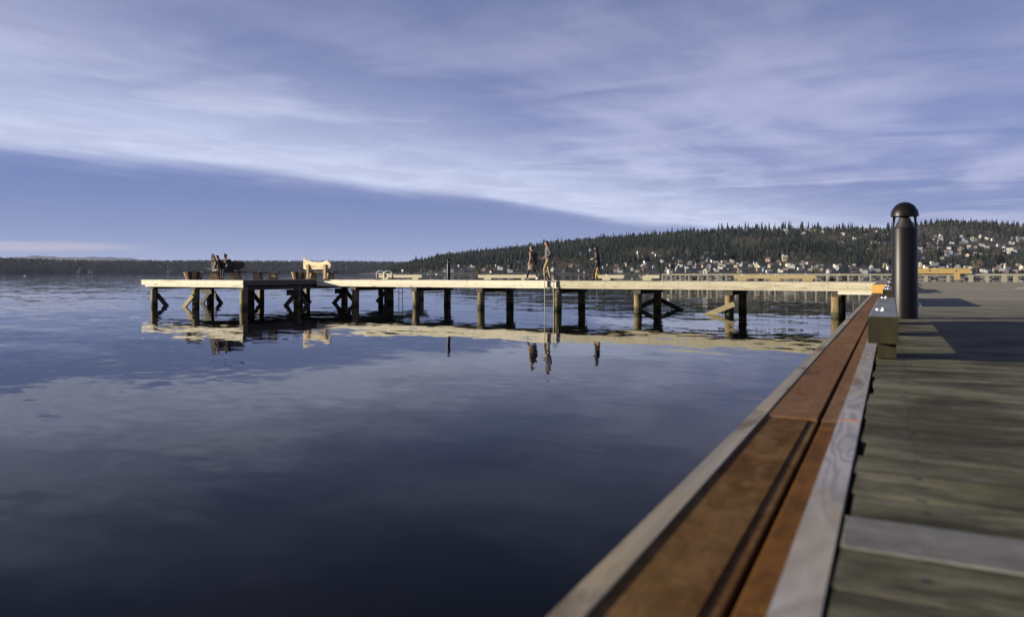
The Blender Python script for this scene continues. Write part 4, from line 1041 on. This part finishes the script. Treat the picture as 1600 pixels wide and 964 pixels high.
def L3(a, b_, f): return tuple(a[i] + (b_[i] - a[i]) * f for i in range(3))
def person(loc, rz, J, label, scale=1.0, top='sweater', legs='khaki', shoes='shoe_dark', hair=('hair_dark', 'short'), skirt=None, hood=False, group=None, hat=None, thick=1.0):
    """J: joints in metres, facing +X, left side +Y"""
    t = thing('person', loc, label, 'person', group, rz=rz); t.scale = (scale,) * 3
    pel, chest, neck, head = J['pelvis'], J['chest'], J['neck'], J['head']
    nd = [(*pel, .105), (*L3(pel, chest, .5), .095), (*chest, .105), (*neck, .052), (*L3(neck, head, .45), .054), (*head, .090), (head[0] + .01, head[1], head[2] + .07, .074)]
    ed = [(0, 1), (1, 2), (2, 3), (3, 4), (4, 5), (5, 6)]
    fx = J.get('look', (1, 0, 0)); hf = Vector(fx).normalized(); side = Vector((-hf.y, hf.x, 0))
    hc = Vector(head)
    i = len(nd); nd.append((*(hc + hf * .098 + Vector((0, 0, -.012))), .017)); ed.append((5, i))       # nose
    i = len(nd); nd.append((*(hc + hf * .078 + Vector((0, 0, -.078))), .026)); ed.append((5, i))       # chin
    for s in (-1, 1):
        i = len(nd); nd.append((*(hc + side * s * .092 + Vector((0, 0, -.01))), .016)); ed.append((5, i))   # ears
    for s, S_ in ((1, 'l'), (-1, 'r')):
        sh = J['sh' + S_]; elb = J['el' + S_]; wr = J['wr' + S_]
        i = len(nd); nd += [(*sh, .045), (*L3(sh, elb, .5), .042), (*elb, .037), (*L3(elb, wr, .5), .037), (*wr, .027)]
        ed += [(2, i), (i, i + 1), (i + 1, i + 2), (i + 2, i + 3), (i + 3, i + 4)]
        d_ = (Vector(wr) - Vector(elb)).normalized(); pc = Vector(wr) + d_ * .06; i2 = len(nd); nd.append((*pc, .034)); ed.append((i + 4, i2))
        sd = d_.cross(Vector((0, 1, 0)) if abs(d_.y) < .8 else Vector((1, 0, 0))).normalized(); inn = d_.cross(sd).normalized() * -s
        for q, (o_, ln) in enumerate(((-.030, .062), (-.010, .075), (.010, .070), (.030, .055))):
            b0 = pc + sd * o_ + d_ * .035; b1_ = b0 + d_ * ln * .55 + inn * .008; b2 = b1_ + d_ * ln * .35 + inn * .028
            i3 = len(nd); nd += [(*b0, .0095), (*b1_, .0085), (*b2, .0075)]; ed += [(i2, i3), (i3, i3 + 1), (i3 + 1, i3 + 2)]
        tb = Vector(wr) + d_ * .03 - sd * .03; te = tb - sd * .028 + d_ * .042; i3 = len(nd); nd += [(*tb, .012), (*te, .009)]; ed += [(i + 4, i3), (i3, i3 + 1)]
        hp, kn, an = J['hip' + S_], J['kn' + S_], J['an' + S_]
        i = len(nd); nd += [(*hp, .075), (*L3(hp, kn, .5), .060), (*kn, .046), (*L3(kn, an, .4), .042), (*an, .034)]
        ed += [(0, i), (i, i + 1), (i + 1, i + 2), (i + 2, i + 3), (i + 3, i + 4)]
        toe = J.get('toe' + S_, (an[0] + .15, an[1], an[2] - .05)); i5 = len(nd); nd += [(*toe, .026)]; ed += [(i + 4, i5)]
    bod = skin('body', nd, ed, M['skin'], t, 1)
    k = thick
    # top garment with sleeves
    nd = [(*L3(pel, chest, -.42), .152 * k), (*L3(pel, chest, -.05), .152 * k), (*L3(pel, chest, .45), .142 * k), (*L3(pel, chest, .85), .155 * k), (*L3(chest, neck, .42), .135 * k), (*L3(chest, neck, 1.02), .082)]; ed = [(0, 1), (1, 2), (2, 3), (3, 4), (4, 5)]
    for S_ in 'lr':
        sh = J['sh' + S_]; elb = J['el' + S_]; wr = J['wr' + S_]; i = len(nd)
        nd += [(*sh, .092 * k), (*L3(sh, elb, .5), .070 * k), (*elb, .060 * k), (*L3(elb, wr, .5), .054 * k), (*L3(elb, wr, .95), .045)]
        ed += [(4, i), (i, i + 1), (i + 1, i + 2), (i + 2, i + 3), (i + 3, i + 4)]
    skin('jacket' if top not in ('sweater',) else 'sweater', nd, ed, M[top], t, 1)
    # trousers
    nd = [(*L3(pel, chest, .35), .134)]; nd.append((*pel, .138)); ed = [(0, 1)]
    for S_ in 'lr':
        hp, kn, an = J['hip' + S_], J['kn' + S_], J['an' + S_]; i = len(nd)
        fat = 1.0 if legs != 'navy' else .86
        nd += [(*hp, .100), (*L3(hp, kn, .5), .086 * fat), (*kn, .067 * fat), (*L3(kn, an, .5), .060 * fat), (*L3(kn, an, .96), .052 * fat)]; ed += [(1, i), (i, i + 1), (i + 1, i + 2), (i + 2, i + 3), (i + 3, i + 4)]
    skin('trousers', nd, ed, M[legs], t, 1)
    for S_ in 'lr':
        an = J['an' + S_]; toe = J.get('toe' + S_, (an[0] + .15, an[1], an[2] - .05)); back = L3(an, toe, -.28)
        skin('shoe', [(back[0], back[1], back[2] - .025, .038), (an[0], an[1], an[2] - .03, .047), (*L3(an, toe, .6)[:2], L3(an, toe, .6)[2] - .002, .042), (*toe, .034)], [(0, 1), (1, 2), (2, 3)], M[shoes], t, 1)
    # hair / hat
    hm, style = hair
    mb = MB(); up_ = Vector((0, 0, 1))
    vs = []; sg = 14; rows = 7
    for r_ in range(rows):
        ph = math.pi * .5 * (1 - r_ / (rows - 1)) if True else 0
        for q in range(sg):
            a = 2 * math.pi * q / sg; dirv = (hf * math.cos(a) * -1 + side * math.sin(a))
            low = -.62 if math.cos(a) > -.2 else .15       # hair comes lower behind than over the face
            el_ = low + (1.5 - low) * (1 - r_ / (rows - 1)) if False else low + (1.55 - low) * (r_ / (rows - 1))
            rad = .100 if style != 'hat' else .108
            vs.append(hc + Vector((0, 0, .022)) + dirv * rad * math.cos(el_) + up_ * rad * 1.12 * math.sin(el_))
    fs = [(r_ * sg + q, r_ * sg + (q + 1) % sg, (r_ + 1) * sg + (q + 1) % sg, (r_ + 1) * sg + q) for r_ in range(rows - 1) for q in range(sg)] + [tuple((rows - 1) * sg + q for q in range(sg))]
    mb.add(vs, fs)
    if style == 'long':
        mb.tube([hc - hf * .07 + up_ * .02, hc - hf * .11 - up_ * .12, hc - hf * .12 - up_ * .26, hc - hf * .11 - up_ * .36], [.07, .085, .075, .035], 10)
    if not hood: part('hair' if style != 'hat' else 'knitted_hat', mb, M[hm], t, smooth=60, world=False)
    if hood:
        skin('hood', [(*L3(neck, head, -.1), .11), (*(hc - hf * .045), .122), (*(hc - hf * .02 + up_ * .07), .105)], [(0, 1), (1, 2)], M[top], t, 1)
    mb = MB()
    for s in (-1, 1): mb.lathe([(.001, -.008), (.009, 0), (.001, .008)], 8, *(hc + hf * .082 + side * s * .032 + up_ * .012))
    part('eye', mb, M['eye'], bod, world=False)
    mo = MB(); c = hc + hf * .086 - up_ * .047; mo.tube([c - side * .022 - hf * .008, c, c + side * .022 - hf * .008], .005, 6); part('mouth', mo, M['lips'], bod, world=False)
    if skirt:
        zt, zb, ra, rb_ = skirt; mb = MB(); vs = []; sg = 20; cx, cy = pel[0], pel[1]
        for r_ in range(6):
            f = r_ / 5; z = zt + (zb - zt) * f; rr = ra + (rb_ - ra) * f
            for q in range(sg):
                a = 2 * math.pi * q / sg; w_ = 1 + .05 * math.sin(a * 5) * f
                vs.append((cx + rr * math.cos(a) * w_, cy + rr * .92 * math.sin(a) * w_, z))
        fs = [(r_ * sg + q, r_ * sg + (q + 1) % sg, (r_ + 1) * sg + (q + 1) % sg, (r_ + 1) * sg + q) for r_ in range(5) for q in range(sg)]
        mb.add(vs, fs + [tuple(range(sg))]); part('coat_skirt', mb, M[top], t, smooth=60, world=False)
    return t
def stand(step=.25, arm=.1, bend=.15, lean=0.0, knee=.03):
    J = dict(pelvis=(0, 0, .96), chest=(.02 + lean * .5, 0, 1.32), neck=(.03 + lean, 0, 1.485), head=(.06 + lean, 0, 1.628),
             shl=(.01 + lean * .7, .185, 1.425), shr=(.01 + lean * .7, -.185, 1.425), hipl=(0, .09, .92), hipr=(0, -.09, .92))
    J['knl'] = (step * .55 + knee, .095, .50); J['anl'] = (step, .09, .085); J['toel'] = (step + .16, .10, .04)
    J['knr'] = (-step * .30 + knee, -.095, .50); J['anr'] = (-step, -.09, .12); J['toer'] = (-step + .14, -.10, .04)
    J['ell'] = (-arm + lean * .7, .24, 1.14); J['wrl'] = (-arm * .6 + bend, .23, .90)
    J['elr'] = (arm + lean * .5, -.24, 1.14); J['wrr'] = (arm + bend, -.22, .91)
    return J
PZ = PD + .002
LEFT = math.pi + TH   # walking towards the left of the picture, parallel to it
J = stand(.27, .08, .10); w_p = gp(832, 35.2, PZ)
woman = person(w_p, LEFT - .6, J, 'person in a knee-length grey-brown coat and grey hat with a dark bag, walking', .93, top='coat_brown', legs='navy', shoes='shoe_white', hair=('wool_grey', 'hat'), skirt=(1.12, .54, .165, .255), group='people walking on the pier', thick=1.02)
bagm = MB(); vs = []
for f, (rx, ry) in ((0, (.03, .05)), (.15, (.06, .10)), (.6, (.09, .15)), (.9, (.08, .14)), (1, (.03, .06))):
    for q in range(12):
        a = 2 * math.pi * q / 12; vs.append((-.20 + rx * math.cos(a), .02 + ry * math.sin(a), 1.42 - .62 * f))
bagm.add(vs, [(i * 12 + q, i * 12 + (q + 1) % 12, (i + 1) * 12 + (q + 1) % 12, (i + 1) * 12 + q) for i in range(4) for q in range(12)] + [tuple(range(12)), tuple(48 + q for q in range(12))])
bagm.tube([(-.19, .10, 1.38), (-.08, .15, 1.50), (.10, .12, 1.44), (.16, .05, 1.2), (.06, -.12, .98), (-.15, -.1, .86)], .014, 6)
bo = bpy.data.objects.new('shoulder_bag', bagm.mesh('shoulder_bag', M['bag_dark'], 40)); COL.objects.link(bo)
bo.matrix_world = Matrix.Translation(w_p) @ Matrix.Rotation(LEFT - .6, 4, 'Z') @ Matrix.Scale(.93, 4)
tag(bo, 'dark bag hanging on the back of the person in the long coat', 'bag')

J = stand(.20, .02, .26, 0.02); J['knl'] = (.20, .1, .52); J['anl'] = (.17, .1, .09); J['toel'] = (.33, .12, .04); J['anr'] = (-.12, -.09, .09); J['toer'] = (.04, -.1, .04); J['knr'] = (-.02, -.1, .5)
J['ell'] = (-.06, .26, 1.15); J['wrl'] = (.16, .18, 1.02); J['elr'] = (-.02, -.26, 1.14); J['wrr'] = (.19, -.16, 1.03); J['look'] = (1, .12, 0)
person(gp(857, 34.2, PZ), LEFT + .15, J, 'bare-headed person in charcoal sweater and khaki trousers walking left behind the ladder', 1.04, top='sweater', legs='khaki', shoes='shoe_dark', group='people walking on the pier', thick=1.08)
J = stand(.24, .02, .30, .04); J['ell'] = (.0, .24, 1.16); J['wrl'] = (.24, .14, 1.10); J['elr'] = (.02, -.24, 1.16); J['wrr'] = (.26, -.12, 1.10)
J['look'] = (.75, -.66, 0)
person(gp(934, 35.6, PZ), LEFT - .25, J, 'hooded person dressed all in black walking left along the pier', .93, top='jacket_black', legs='navy', shoes='shoe_dark', hood=True, group='people walking on the pier', thick=1.08)
J = stand(.16, .05, .1)
person(gp(933.5, 36.3, PZ), LEFT, J, 'small child in orange jacket and yellow trousers beside the hooded person', .56, top='orange_cloth', legs='yellow_cloth', shoes='bag_dark', group='people walking on the pier', hair=('hair_fair', 'short'))
# seated pair, local x = facing; bench faces the camera side
def sit(lean=0.0, turn=0.0):
    h = .52
    J = dict(pelvis=(0, 0, h), chest=(.04 + lean, 0, h + .36), neck=(.07 + lean * 1.3, 0, h + .53), head=(.10 + lean * 1.5, 0, h + .69), shl=(.03 + lean, .19, h + .46), shr=(.03 + lean, -.19, h + .46), hipl=(.03, .09, h), hipr=(.03, -.09, h))
    J['knl'] = (.44, .12, .50); J['anl'] = (.46, .12, .10); J['toel'] = (.61, .13, .04)
    J['knr'] = (.44, -.12, .50); J['anr'] = (.44, -.12, .10); J['toer'] = (.59, -.13, .04)
    J['ell'] = (.08 + lean, .26, h + .18); J['wrl'] = (.32, .12, h + .14); J['elr'] = (.08 + lean, -.26, h + .18); J['wrr'] = (.32, -.12, h + .14)
    return J
J = sit(.06); J['knr'] = (.42, .02, .56); J['anr'] = (.78, .10, .60); J['toer'] = (.92, .12, .70); J['knl'] = (.40, .10, .48); J['look'] = (-.2, .9, 0)
bR = Matrix.Rotation(FACE * .9, 3, 'Z')
def onb(x, y): p = bR @ Vector((x, y, 0)); return Vector((bp1.x + p.x, bp1.y + p.y, PZ))
person(onb(-.30, -.30), LEFT - .25, J, 'seated person in dark jacket and pale jeans, legs stretched to the left', .95, top='jacket_black', legs='jeans_pale', shoes='shoe_dark', hair=('hair_dark', 'long'), group='people sitting on the carved bench')
J = sit(.12); J['ell'] = (.22, .28, .92); J['wrl'] = (.42, .18, .98); J['elr'] = (-.02, -.42, .95); J['wrr'] = (-.10, -.66, .92)
person(onb(.22, -.30), LEFT + .9, J, 'seated person in black leaning across, one arm along the backrest', 1.0, top='jacket_black', legs='navy', shoes='shoe_dark', group='people sitting on the carved bench', thick=1.38)

# ------------------------------------------------------------------ the air: even haze round the whole scene
hz = bpy.data.materials.new('haze_air'); hz.use_nodes = True; hn = hz.node_tree; hn.nodes.clear()
pv = hn.nodes.new('ShaderNodeVolumePrincipled'); pv.inputs['Color'].default_value = (.62, .72, 1.0, 1); pv.inputs['Density'].default_value = 2.0e-5; pv.inputs['Anisotropy'].default_value = 0.0
ho = hn.nodes.new('ShaderNodeOutputMaterial'); hn.links.new(pv.outputs[0], ho.inputs['Volume'])
mb = MB(); mb.box(-27000, 27000, -10000, 27000, -3, 560)
tag(part('haze', mb, hz), kind='stuff')
